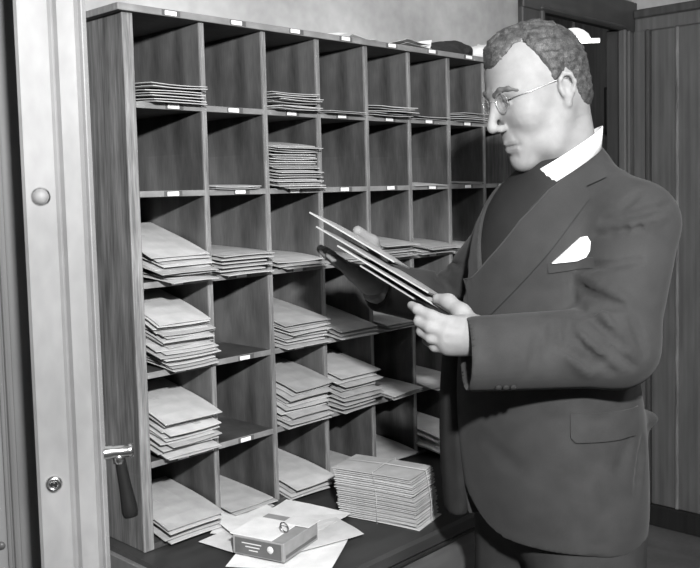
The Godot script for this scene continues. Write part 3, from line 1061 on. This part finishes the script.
func head_field(with_neck: bool) -> Field:
	var f := Field.new()
	f.ell(Vector3(0, 0.028, -0.010), Vector3(0.0755, 0.086, 0.092), 0.0)
	f.ell(Vector3(0, 0.030, 0.030), Vector3(0.064, 0.070, 0.056), 0.03)
	f.ell(Vector3(0, -0.028, 0.026), Vector3(0.061, 0.080, 0.060), 0.03)
	f.ell(Vector3(0, -0.080, 0.026), Vector3(0.050, 0.040, 0.054), 0.03)
	for s in [-1.0, 1.0]:
		f.cap(Vector3(s * 0.060, -0.035, -0.012), Vector3(s * 0.045, -0.088, 0.022), 0.014, 0.018, 0.025)
		f.ell(Vector3(s * 0.042, -0.030, 0.056), Vector3(0.022, 0.020, 0.020), 0.025)
		f.cap(Vector3(s * 0.012, 0.018, 0.085), Vector3(s * 0.048, 0.018, 0.066), 0.008, 0.009, 0.014)
	f.ell(Vector3(0, -0.107, 0.066), Vector3(0.025, 0.019, 0.021), 0.022)
	f.ell(Vector3(0, -0.072, 0.061), Vector3(0.030, 0.026, 0.026), 0.02)
	if with_neck:
		f.cap(Vector3(0, -0.05, -0.034), Vector3(0, -0.20, -0.016), 0.056, 0.059, 0.03)
	# sockets, eyes, lids
	for s in [-1.0, 1.0]:
		f.ell(Vector3(s * 0.032, 0.000, 0.094), Vector3(0.018, 0.011, 0.014), 0.012, Basis.IDENTITY, 1)
		f.ell(Vector3(s * 0.031, -0.001, 0.0705), Vector3(0.0135, 0.0125, 0.0135), 0.003)
		f.cap(Vector3(s * 0.018, 0.006, 0.0795), Vector3(s * 0.043, 0.006, 0.0735), 0.0040, 0.0040, 0.004)
		f.cap(Vector3(s * 0.019, -0.0085, 0.0800), Vector3(s * 0.042, -0.008, 0.0740), 0.0030, 0.0030, 0.005)
	# nose
	f.cap(Vector3(0, 0.012, 0.086), Vector3(0, -0.033, 0.1095), 0.0072, 0.0085, 0.012)
	f.ell(Vector3(0, -0.0375, 0.1075), Vector3(0.0095, 0.0082, 0.0095), 0.007)
	for s in [-1.0, 1.0]:
		f.ell(Vector3(s * 0.0115, -0.041, 0.0965), Vector3(0.0068, 0.0072, 0.0095), 0.006)
		f.ell(Vector3(s * 0.0072, -0.0495, 0.100), Vector3(0.0036, 0.0036, 0.0055), 0.003, Basis.IDENTITY, 1)
		f.crease(Vector3(s * 0.021, -0.044, 0.092), Vector3(s * 0.032, -0.074, 0.082), 0.005, 0.0026)
	# mouth
	for s in [-1.0, 1.0]:
		f.cap(Vector3(s * 0.024, -0.0735, 0.078), Vector3(0, -0.0705, 0.0890), 0.0030, 0.0042, 0.007)
		f.cap(Vector3(s * 0.021, -0.0790, 0.078), Vector3(0, -0.0800, 0.0870), 0.0036, 0.0050, 0.007)
		f.crease(Vector3(s * 0.028, -0.0757, 0.079), Vector3(0, -0.0752, 0.093), 0.0030, 0.0045)
	f.crease(Vector3(-0.016, -0.092, 0.086), Vector3(0.016, -0.092, 0.086), 0.006, 0.003)
	# ears
	for s in [-1.0, 1.0]:
		var x: float = s * 0.0780
		var o: float = s * 0.010
		f.ell(Vector3(x, -0.006, -0.014), Vector3(0.0065, 0.021, 0.013), 0.006)
		var rim := [Vector3(x, -0.002, -0.002), Vector3(x + o * 0.5, 0.012, -0.003), Vector3(x + o * 0.9, 0.020, -0.012), Vector3(x + o * 1.1, 0.016, -0.023), Vector3(x + o, 0.002, -0.028), Vector3(x + o * 0.6, -0.012, -0.024), Vector3(x, -0.025, -0.015)]
		f.chain(rim, 0.0036, 0.0036, 0.004)
		f.ell(Vector3(x - s * 0.001, -0.030, -0.011), Vector3(0.0046, 0.0075, 0.0065), 0.006)
		f.ell(Vector3(x + o * 0.8, -0.005, -0.012), Vector3(0.0062, 0.0115, 0.0068), 0.004, Basis.IDENTITY, 1)
		f.cap(Vector3(x + o * 0.15, -0.007, -0.002), Vector3(x + o * 0.2, -0.013, -0.004), 0.0034, 0.0034, 0.004)
	return f

func moved(piece: Array, t: Transform3D) -> Array:
	var v: PackedVector3Array = piece[0]
	for i in v.size():
		v[i] = t * v[i]
	return [v, piece[1]]

func flat_colors(n: int, lin: float) -> PackedColorArray:
	var c := PackedColorArray()
	c.resize(n)
	c.fill(Color(lin, lin, lin))
	return c

# a thin shell that lies on a field's surface: outline in the x-y plane, cast along -z from z0, thickness t
func shell(f: Field, outline: PackedVector2Array, z0: float, t: float, step := 0.008) -> ArrayMesh:
	var all := f.all()
	var lo := outline[0]
	var hi := outline[0]
	for p in outline:
		lo = lo.min(p)
		hi = hi.max(p)
	var st := SurfaceTool.new()
	st.begin(Mesh.PRIMITIVE_TRIANGLES)
	var memo := {}
	var edge_count := {}
	for gy in int(ceil((hi.y - lo.y) / step)):
		for gx in int(ceil((hi.x - lo.x) / step)):
			var o := lo + Vector2(gx, gy) * step
			var cellp := PackedVector2Array([o, o + Vector2(step, 0), o + Vector2(step, step), o + Vector2(0, step)])
			for poly in Geometry2D.intersect_polygons(outline, cellp):
				var tri := Geometry2D.triangulate_polygon(poly)
				for q in range(0, tri.size(), 3):
					var ps := []
					for w in 3:
						ps.append(on_surface(f, all, poly[tri[q + w]], z0, memo))
					var n: Vector3 = (ps[2] - ps[0]).cross(ps[1] - ps[0])
					var order := [0, 1, 2] if n.z > 0 else [0, 2, 1]
					st.set_smooth_group(0)
					for w in order:
						st.add_vertex(ps[w] + Vector3(0, 0, t))
	# the rim
	st.set_smooth_group(1)
	var m := outline.size()
	var area := 0.0
	for i in m:
		area += outline[i].cross(outline[(i + 1) % m])
	for i in m:
		var p0 := outline[i]
		var p1 := outline[(i + 1) % m]
		var cnt := maxi(1, int(ceil(p0.distance_to(p1) / step)))
		for s in cnt:
			var a := on_surface(f, all, p0.lerp(p1, float(s) / cnt), z0, memo)
			var b := on_surface(f, all, p0.lerp(p1, float(s + 1) / cnt), z0, memo)
			var up := Vector3(0, 0, t)
			var dn := Vector3(0, 0, -0.004)
			if area > 0:
				quad(st, a + dn, a + up, b + up, b + dn)
			else:
				quad(st, b + dn, b + up, a + up, a + dn)
	return finish(st)

func on_surface(f: Field, all: PackedInt32Array, p: Vector2, z0: float, memo: Dictionary) -> Vector3:
	var key := Vector2i(roundi(p.x * 20000.0), roundi(p.y * 20000.0))
	if memo.has(key):
		return memo[key]
	var z := z0
	for k in 40:
		var d := f.at(Vector3(p.x, p.y, z), all)
		if d < 0.0003 or z < z0 - 0.5:
			break
		z -= d * 0.85
	memo[key] = Vector3(p.x, p.y, z)
	return memo[key]

func build_person():
	var man := thing("person", "man in dark suit with white clerical collar and round glasses, reading letters in his hands", "person", Vector3(0.362, 0, 0.7245), deg_to_rad(-46.2))
	var fwd := Vector3(-cos(YAW), 0, sin(YAW))
	var left := Vector3(sin(YAW), 0, cos(YAW))
	var tb := Basis(left, Vector3.UP, fwd)
	var t := Vector3(-0.02, 0, -0.07)
	var up := Vector3.UP
	# ---- head placement
	var hy := 0.27
	var hp := 0.28
	var hf := Vector3(-cos(hy), 0, sin(hy))
	var hb := Basis(Vector3(sin(hy), 0, cos(hy)), up * cos(hp) + hf * sin(hp), hf * cos(hp) - up * sin(hp))
	var ht := Transform3D(hb * Basis.from_scale(Vector3(0.93, 0.945, 0.875)), Vector3(-0.055, 1.609, -0.02))
	# ---- skin: head and neck, hands, and the body under the clothes, one mesh
	var head := head_field(true)
	var hn := head.nets(Vector3(-0.10, -0.21, -0.13), Vector3(0.10, 0.125, 0.13), 0.003)
	var hc := PackedColorArray()
	for v in hn[0]:
		var c := 0.245
		if v.z > 0.076 and absf(v.x) < 0.026 and v.y > -0.084 and v.y < -0.067:
			c = 0.195
		for s in [-1.0, 1.0]:
			var e: Vector3 = v - Vector3(s * 0.031, -0.001, 0.0705)
			if v.z > 0.070 and absf(e.y - 0.001) < 0.0062 and absf(e.x) < 0.0125:
				c = 0.30 if absf(e.x) > 0.0080 and e.y < 0.003 else 0.035
		hc.append(Color(c, c, c))
	var pieces := [moved(hn, ht)]
	var cols := [hc]
	var lh := left_hand()
	pieces.append(lh.nets(Vector3(-0.30, 1.19, 0.06), Vector3(-0.13, 1.30, 0.18), 0.003))
	var rh := right_hand()
	pieces.append(rh.nets(Vector3(-0.47, 1.215, -0.29), Vector3(-0.25, 1.405, -0.10), 0.003))
	var core := Field.new()
	core.ell(t + Vector3(0, 1.28, 0), Vector3(0.15, 0.20, 0.09), 0.0, tb)
	core.ell(t + Vector3(0, 1.02, 0), Vector3(0.15, 0.18, 0.10), 0.06, tb)
	core.cap(Vector3(-0.02, 1.40, -0.055), ht * Vector3(0, -0.17, -0.01), 0.055, 0.050, 0.04)
	core.cap(t + up * 1.385 + left * -0.13, t + up * 1.385 + left * 0.13, 0.042, 0.042, 0.03)
	core.chain([Vector3(0.070, 1.38, 0.08), Vector3(0.025, 1.208, 0.142), Vector3(-0.14, 1.222, 0.150)], 0.042, 0.026, 0.02)
	core.chain([Vector3(-0.075, 1.36, -0.205), Vector3(-0.165, 1.222, -0.335), Vector3(-0.330, 1.262, -0.222)], 0.042, 0.026, 0.02)
	for s in [-1.0, 1.0]:
		core.chain([t + up * 0.92 + left * s * 0.09, t + up * 0.50 + left * s * 0.10 + fwd * 0.01, t + up * 0.09 + left * s * 0.11 - fwd * 0.02], 0.078, 0.040, 0.03)
	pieces.append(core.nets(Vector3(-0.40, 0.03, -0.40), Vector3(0.24, 1.56, 0.26), 0.014))
	for i in range(1, 4):
		cols.append(flat_colors(pieces[i][0].size(), 0.235))
	part("body", Field.join(pieces, cols), mats.skin, man)
	# ---- hair and eyebrows
	var hair := HairCap.new()
	hair.has_more = true
	hair.extra_reach = 0.012
	hair.wave = FastNoiseLite.new()
	hair.wave.seed = 31
	hair.wave.frequency = 1.0
	hair.wave.fractal_octaves = 2
	hair.fine = FastNoiseLite.new()
	hair.fine.seed = 32
	hair.fine.frequency = 1.0
	hair.fine.fractal_octaves = 2
	hair.ell(Vector3(0, 0.031, -0.010), Vector3(0.0820, 0.0930, 0.0980), 0.0)
	hair.ell(Vector3(0, 0.040, 0.034), Vector3(0.0680, 0.0740, 0.0600), 0.03)
	hair.ell(Vector3(0, -0.03, -0.040), Vector3(0.066, 0.05, 0.056), 0.03)
	var hm := Field.join([moved(hair.nets(Vector3(-0.11, -0.10, -0.14), Vector3(0.11, 0.15, 0.12), 0.0032), ht)])
	part("hair", hm, mats.hair, man)
	for s in [-1.0, 1.0]:
		var br := Field.new()
		br.chain([Vector3(s * 0.013, 0.017, 0.0915), Vector3(s * 0.030, 0.0235, 0.0880), Vector3(s * 0.046, 0.0225, 0.0800), Vector3(s * 0.058, 0.0155, 0.0690)], 0.0064, 0.0036, 0.004)
		part("eyebrow", Field.join([moved(br.nets(Vector3(-0.07, 0.0, 0.05), Vector3(0.07, 0.04, 0.105), 0.003), ht)]), mats.brow, man)
	# ---- glasses
	var gl := Node3D.new()
	gl.name = "glasses"
	gl.transform = ht
	man.add_child(gl)
	for s in [-1.0, 1.0]:
		var ring := []
		var lens_c := Vector3(s * 0.033, 0.003, 0.093)
		var lb := Basis(Vector3.UP, s * 0.16)
		for k in 25:
			ring.append(lens_c + lb * Vector3(cos(TAU * k / 24.0) * 0.0180, sin(TAU * k / 24.0) * 0.0165, 0))
		part("rim", tube(ring, 0.0006, 6), mats.wire, gl)
		var ln := part("lens", lathe([[0.0, 0.0010], [0.0170, 0.0003], [0.0170, -0.0003], [0.0, 0.0002]], 24), mats.lens, gl, lens_c)
		ln.basis = lb * Basis(Vector3.RIGHT, PI / 2)
		part("temple_wire", tube([lens_c + Vector3(s * 0.0176, 0.004, -0.002), Vector3(s * 0.070, 0.008, 0.050), Vector3(s * 0.081, 0.013, -0.004), Vector3(s * 0.083, 0.008, -0.030)], 0.0009, 6), mats.wire, gl)
	part("bridge", tube([Vector3(-0.0150, 0.005, 0.0930), Vector3(-0.005, 0.009, 0.0985), Vector3(0.005, 0.009, 0.0985), Vector3(0.0150, 0.005, 0.0930)], 0.0009, 6), mats.wire, gl)
	# ---- suit jacket
	var j := Suit.new()
	j.has_more = true
	j.ell(t + Vector3(0, 1.28, 0) + fwd * 0.012, Vector3(0.165, 0.22, 0.128), 0.0, tb)
	j.ell(t + Vector3(0, 1.10, 0) + fwd * 0.022, Vector3(0.178, 0.24, 0.142), 0.05, tb)
	j.ell(t + Vector3(0, 0.92, 0) + fwd * 0.006, Vector3(0.188, 0.26, 0.140), 0.06, tb)
	j.cap(Vector3(0.022, 1.466, -0.050), Vector3(0.074, 1.398, 0.070), 0.048, 0.058, 0.05)
	j.cap(Vector3(0.005, 1.452, -0.060), Vector3(-0.070, 1.370, -0.200), 0.050, 0.055, 0.05)
	j.cap(Vector3(0.080, 1.388, 0.080), Vector3(0.025, 1.212, 0.142), 0.063, 0.060, 0.03)
	j.cap(Vector3(0.025, 1.208, 0.142), Vector3(-0.215, 1.204, 0.152), 0.061, 0.056, 0.025)
	j.cap(Vector3(-0.075, 1.360, -0.205), Vector3(-0.165, 1.222, -0.335), 0.056, 0.056, 0.03)
	j.cap(Vector3(-0.165, 1.222, -0.335), Vector3(-0.362, 1.280, -0.200), 0.056, 0.045, 0.025)
	# far front panel hanging open towards the desk
	# a rumple behind the hip
	j.ell(Vector3(0.132, 1.046, -0.06), Vector3(0.024, 0.010, 0.04), 0.035)
	j.ell(Vector3(0.030, 1.485, -0.065), Vector3(0.036, 0.050, 0.056), 0.03)
	# neck opening and cuffs
	j.cap(Vector3(-0.024, 1.495, -0.030), Vector3(-0.035, 1.56, -0.028), 0.060, 0.066, 0.006, 1)
	j.ell(Vector3(-0.263, 1.206, 0.153), Vector3(0.082, 0.075, 0.075), 0.009, Basis.IDENTITY, 1)
	var cd := Vector3(-0.197, 0.046, 0.135).normalized()
	j.ell(Vector3(-0.316, 1.266, -0.233) + cd * 0.078, Vector3(0.08, 0.08, 0.08), 0.008, Basis.IDENTITY, 1)
	# folds of the near sleeve at the elbow, the shoulder and the waist
	var folds := []
	for q in [
		[0.015, 1.399, 0.2, 0.113, 1.422, 0.2, 0.0055, 0.0100],
		[0.006, 1.377, 0.2, 0.081, 1.394, 0.2, 0.0050, 0.0080],
		[-0.020, 1.326, 0.2, 0.056, 1.341, 0.2, 0.0055, 0.0100],
		[0.032, 1.410, 0.2, 0.070, 1.444, 0.2, 0.0060, 0.0050],
		[-0.027, 1.312, 0.2, -0.028, 1.265, 0.2, 0.0060, 0.0090],
		[-0.030, 1.300, 0.2, 0.023, 1.273, 0.2, 0.0055, 0.0100],
		[-0.036, 1.262, 0.2, 0.022, 1.278, 0.2, 0.0055, 0.0090],
		[-0.019, 1.256, 0.2, 0.019, 1.220, 0.2, 0.0055, 0.0130],
		[-0.062, 1.245, 0.2, 0.003, 1.182, 0.2, 0.0060, 0.0100],
		[-0.081, 1.228, 0.2, -0.026, 1.194, 0.2, 0.0060, 0.0090],
		[-0.050, 1.265, 0.2, -0.064, 1.223, 0.2, 0.0060, 0.0090],
		[-0.078, 1.253, 0.2, -0.090, 1.216, 0.2, 0.0070, 0.0060],
		[0.035, 1.257, 0.2, 0.050, 1.209, 0.2, 0.0060, 0.0090],
		[-0.006, 1.222, 0.2, 0.032, 1.190, 0.2, 0.0060, 0.0080],
		[-0.101, 1.239, 0.2, -0.116, 1.185, 0.2, 0.0090, 0.0040],
		[-0.007, 1.270, 0.2, 0.003, 1.249, 0.2, 0.0060, -0.0080],
		[-0.043, 1.237, 0.2, -0.015, 1.207, 0.2, 0.0060, -0.0080],
		[-0.064, 1.213, 0.2, -0.029, 1.177, 0.2, 0.0080, -0.0050],
		[-0.011, 1.311, 0.2, 0.032, 1.285, 0.2, 0.0080, -0.0060],
		[0.033, 1.385, 0.2, 0.101, 1.403, 0.2, 0.0090, -0.0050],
		[0.092, 1.037, 0.2, 0.075, 0.964, 0.2, 0.0100, 0.0060],
		[0.063, 1.051, 0.2, 0.041, 1.004, 0.2, 0.0120, 0.0030],
		[-0.169, 1.043, 0.2, -0.104, 0.992, 0.2, 0.0200, 0.0020],
		[-0.25, 1.335, -0.17, -0.18, 1.26, -0.22, 0.008, 0.007], [-0.22, 1.335, -0.20, -0.15, 1.25, -0.23, 0.008, 0.007],
		[-0.19, 1.335, -0.22, -0.13, 1.26, -0.24, 0.008, 0.007], [-0.16, 1.345, -0.23, -0.11, 1.29, -0.20, 0.008, 0.006],
	]:
		folds.append(q)
	var base := j.all()
	for q in folds:
		var last := Vector3.ZERO
		for w in 5:
			var p := Vector3(q[0], q[1], q[2]).lerp(Vector3(q[3], q[4], q[5]), w / 4.0)
			p = on_surface(j, base, Vector2(p.x, p.y), 0.30 if q[2] > 0 else -0.10, {})
			if w > 0:
				j.crease(last, p, q[6] * 0.9, q[7] * [0.0, 1.0, 1.4, 1.4, 0.9][w])
			last = p
	var jk := part("jacket", j.mesh(Vector3(-0.42, 0.80, -0.40), Vector3(0.24, 1.58, 0.26), 0.0044), mats.suit, man)
	j.has_more = false
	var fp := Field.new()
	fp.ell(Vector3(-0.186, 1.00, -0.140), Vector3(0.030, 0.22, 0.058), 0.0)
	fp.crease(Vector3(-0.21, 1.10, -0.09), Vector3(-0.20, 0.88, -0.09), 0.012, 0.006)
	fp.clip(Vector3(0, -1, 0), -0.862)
	part("far_front_panel", fp.mesh(Vector3(-0.24, 0.84, -0.22), Vector3(-0.13, 1.24, -0.06), 0.006), mats.vest, jk)  # part of the jacket; its shade is put in by the darker vest colour
	var lap := PackedVector2Array([Vector2(0.034, 1.520), Vector2(0.050, 1.512), Vector2(0.036, 1.466), Vector2(0.004, 1.452), Vector2(0.005, 1.432), Vector2(-0.060, 1.350), Vector2(-0.127, 1.268), Vector2(-0.158, 1.228), Vector2(-0.172, 1.228), Vector2(-0.170, 1.290), Vector2(-0.142, 1.335), Vector2(-0.095, 1.400), Vector2(-0.050, 1.447), Vector2(0.005, 1.488)])
	var tf := Field.new()
	tf.ell(t + Vector3(0, 1.28, 0) + fwd * 0.012, Vector3(0.165, 0.22, 0.128), 0.0, tb)
	tf.ell(t + Vector3(0, 1.10, 0) + fwd * 0.022, Vector3(0.178, 0.24, 0.142), 0.05, tb)
	tf.cap(Vector3(0.022, 1.466, -0.050), Vector3(0.074, 1.398, 0.070), 0.048, 0.058, 0.05)
	tf.ell(Vector3(0.030, 1.485, -0.065), Vector3(0.036, 0.050, 0.056), 0.03)
	part("lapel", shell(tf, lap, 0.30, 0.009, 0.009), mats.suit, jk)
	part("breast_pocket_welt", shell(j, PackedVector2Array([Vector2(-0.062, 1.332), Vector2(0.000, 1.342), Vector2(0.000, 1.326), Vector2(-0.062, 1.316)]), 0.30, 0.003, 0.01), mats.suit, jk)
	part("pocket_flap", shell(j, PackedVector2Array([Vector2(-0.037, 1.100), Vector2(0.083, 1.098), Vector2(0.081, 1.062), Vector2(0.074, 1.055), Vector2(-0.030, 1.054), Vector2(-0.037, 1.062)]), 0.30, 0.004, 0.01), mats.suit, jk)
	for k in 3:
		part("cuff_button", lathe([[0.0, 0.003], [0.0045, 0.0026], [0.0055, 0.0], [0.0, -0.001]], 14), mats.button, jk, Vector3(-0.160 + 0.011 * k, 1.160, 0.187)).rotation = Vector3(PI / 2 + 0.5, 0, 0)
	part("pocket_square", shell(j, PackedVector2Array([Vector2(-0.057, 1.332), Vector2(-0.030, 1.356), Vector2(-0.012, 1.372), Vector2(-0.004, 1.374), Vector2(-0.001, 1.366), Vector2(-0.003, 1.352), Vector2(-0.008, 1.342), Vector2(-0.020, 1.336)]), 0.30, 0.008, 0.006), mats.linen, man)
	# ---- black vest front under the collar
	var ve := Field.new()
	ve.ell(t + Vector3(0, 1.28, 0) + fwd * 0.010, Vector3(0.155, 0.22, 0.123), 0.0, tb)
	ve.ell(t + Vector3(0, 1.12, 0) + fwd * 0.014, Vector3(0.155, 0.20, 0.128), 0.05, tb)
	ve.cap(Vector3(-0.020, 1.40, -0.05), Vector3(-0.014, 1.470, -0.031), 0.066, 0.063, 0.03)
	part("vest", ve.mesh(Vector3(-0.22, 0.95, -0.27), Vector3(0.18, 1.56, 0.12), 0.008), mats.vest, man)
	# ---- clerical collar: a white band standing round the neck
	part("collar", collar_mesh(ht), mats.linen, man)
	# ---- trousers and shoes
	var tr := Field.new()
	tr.ell(t + Vector3(0, 0.90, 0), Vector3(0.168, 0.12, 0.118), 0.0, tb)
	for s in [-1.0, 1.0]:
		tr.chain([t + up * 0.86 + left * s * 0.085, t + up * 0.48 + left * s * 0.095 + fwd * 0.012, t + up * 0.10 + left * s * 0.105 - fwd * 0.015], 0.098, 0.072, 0.03)
	tr.clip(Vector3(0, -1, 0), -0.05)
	part("trousers", tr.mesh(Vector3(-0.26, 0.02, -0.32), Vector3(0.22, 1.04, 0.18), 0.014), mats.trousers, man)
	for s in [-1.0, 1.0]:
		var sh := Field.new()
		var a: Vector3 = t + left * s * 0.11 - fwd * 0.05 + up * 0.045
		sh.cap(a, a + fwd * 0.10 + up * -0.004, 0.044, 0.042, 0.02)
		sh.cap(a + fwd * 0.10, a + fwd * 0.20 - up * 0.012, 0.044, 0.032, 0.03)
		sh.cap(a, a + up * 0.06, 0.042, 0.040, 0.03)
		sh.clip(Vector3(0, -1, 0), -0.001)
		part("shoe", sh.mesh(a - Vector3(0.28, 0.06, 0.28), a + Vector3(0.28, 0.13, 0.28), 0.012), mats.shoe, man)

func collar_mesh(ht: Transform3D) -> ArrayMesh:
	var st := SurfaceTool.new()
	st.begin(Mesh.PRIMITIVE_TRIANGLES)
	st.set_smooth_group(0)
	# the band leans forward with the neck: lower ring and upper ring, outer and inner wall
	var seg := 40
	var c0 := Vector3(-0.014, 1.474, -0.030)
	var c1 := Vector3(-0.010, 1.512, -0.028)
	var rings := []
	for r in 4:
		var ring := []
		for k in seg:
			var a := TAU * k / seg
			var rad := [0.066, 0.0640, 0.0610, 0.0625][r] as float
			var c: Vector3 = c0 if r == 0 or r == 3 else c1
			var p := c + Vector3(cos(a) * rad, 0, sin(a) * rad * 1.0)
			# slope: high at the nape (+x), low at the throat (-x)
			p.y += (p.x - c.x) * 0.62
			ring.append(p)
		rings.append(ring)
	for r in 4:
		var r1 := (r + 1) % 4
		for k in seg:
			var k1 := (k + 1) % seg
			quad(st, rings[r][k], rings[r1][k], rings[r1][k1], rings[r][k1])
	return finish(st)

func left_hand() -> Field:
	var f := Field.new()
	var w := Vector3(-0.140, 1.224, 0.150)
	f.cap(w, Vector3(-0.180, 1.232, 0.145), 0.026, 0.024, 0.02)
	var kn := [Vector3(-0.224, 1.2490, 0.140), Vector3(-0.230, 1.2370, 0.144), Vector3(-0.231, 1.2245, 0.140), Vector3(-0.228, 1.2125, 0.132)]
	for p in kn:
		f.cap(Vector3(-0.182, 1.231, 0.142), p, 0.018, 0.0122, 0.018)
	f.ell(Vector3(-0.205, 1.229, 0.134), Vector3(0.036, 0.028, 0.017), 0.015)
	f.chain([kn[0], Vector3(-0.252, 1.2610, 0.138), Vector3(-0.272, 1.2705, 0.124), Vector3(-0.2805, 1.2750, 0.109)], 0.0112, 0.0068, 0.004)
	f.chain([kn[1], Vector3(-0.255, 1.2450, 0.142), Vector3(-0.270, 1.2525, 0.127), Vector3(-0.2695, 1.2560, 0.110)], 0.0110, 0.0072, 0.0035)
	f.chain([kn[2], Vector3(-0.253, 1.2285, 0.138), Vector3(-0.2665, 1.2365, 0.123), Vector3(-0.2645, 1.2405, 0.105)], 0.0106, 0.0070, 0.0035)
	f.chain([kn[3], Vector3(-0.247, 1.2135, 0.130), Vector3(-0.2575, 1.2210, 0.115), Vector3(-0.2535, 1.2255, 0.099)], 0.0096, 0.0064, 0.0035)
	f.chain([Vector3(-0.185, 1.240, 0.130), Vector3(-0.203, 1.262, 0.112), Vector3(-0.221, 1.2770, 0.092), Vector3(-0.2365, 1.2800, 0.078)], 0.0150, 0.0088, 0.010)
	for k in 3:
		var m0: Vector3 = (kn[k] + kn[k + 1]) * 0.5 + Vector3(0, 0, 0.012)
		f.crease(m0, m0 + Vector3(0.026, 0.0, 0.004), 0.005, 0.002)
	f.crease(Vector3(-0.205, 1.246, 0.158), Vector3(-0.228, 1.250, 0.152), 0.004, -0.0015)
	return f

func right_hand() -> Field:
	var f := Field.new()
	var w := Vector3(-0.336, 1.284, -0.205)
	f.cap(Vector3(-0.280, 1.258, -0.255), w, 0.026, 0.025, 0.02)
	var kz := [-0.185, -0.168, -0.150, -0.133]
	for k in 4:
		var kn := Vector3(-0.366 - [0.004, 0.006, 0.004, 0.0][k], 1.305, kz[k])
		f.cap(w + Vector3(0, 0, 0.010 * k - 0.01), kn, 0.018, 0.0115, 0.018)
		var e: float = [0.80, 0.88, 0.84, 0.70][k]
		f.chain([kn, kn + Vector3(-0.028, 0.020, 0.004) * e, kn + Vector3(-0.048, 0.037, 0.006) * e, kn + Vector3(-0.062, 0.049, 0.008) * e], [0.0108, 0.0108, 0.0102, 0.0092][k], 0.0082, 0.003)
	f.chain([Vector3(-0.330, 1.285, -0.215), Vector3(-0.318, 1.322, -0.200), Vector3(-0.332, 1.358, -0.175), Vector3(-0.358, 1.3800, -0.150)], 0.0160, 0.0098, 0.010)
	return f

func build_held_letters():
	# the fan of letters he holds, in his own axes, near edge given from its upper to its lower end
	var turn := Basis(Vector3.UP, deg_to_rad(-46.2))
	var o := Vector3(0.362, 0, 0.7245)
	var n0 := Vector3(0.5275, 0.8495, -0.0175).normalized()
	var specs := [
		[Vector3(-0.358, 1.328, -0.004), Vector3(-0.272, 1.2755, 0.042), 0.0, "short letter lowest in the fan under the others"],
		[Vector3(-0.395, 1.362, -0.010), Vector3(-0.2194, 1.2545, 0.080), 0.0, "long letter of the fan gripped in his near hand"],
		[Vector3(-0.4294, 1.394, -0.020), Vector3(-0.2493, 1.2860, 0.050), 0.0, "letter second from the top of the fan he holds"],
		[Vector3(-0.4413, 1.418, -0.040), Vector3(-0.3005, 1.3330, 0.005), 0.0, "topmost letter of the fan reaching furthest towards the rack"],
	]
	for q in specs:
		var a: Vector3 = q[0]
		var b: Vector3 = q[1]
		var u := (b - a).normalized()
		var n := (n0 - u * n0.dot(u)).normalized()
		var w := u.cross(n)          # away from or towards the door
		if w.z > 0:
			w = -w
		var l := a.distance_to(b)
		var width := 0.165
		var bs := Basis(w * -1.0, n, u)
		if bs.determinant() < 0:
			bs = Basis(w, n, u)
		var e := single("letter", env_mesh(width, snappedf(l, 0.002), 0.0070, 0.0, 0.0), mats.letter_paper if specs.find(q) % 2 == 1 else mats.letter_buff)
		var mid := (a + b) * 0.5 + w * width * 0.5
		e.transform = Transform3D(turn * bs, o + turn * mid)
		tag(e, q[3], "letter", "letters in the man's hands")
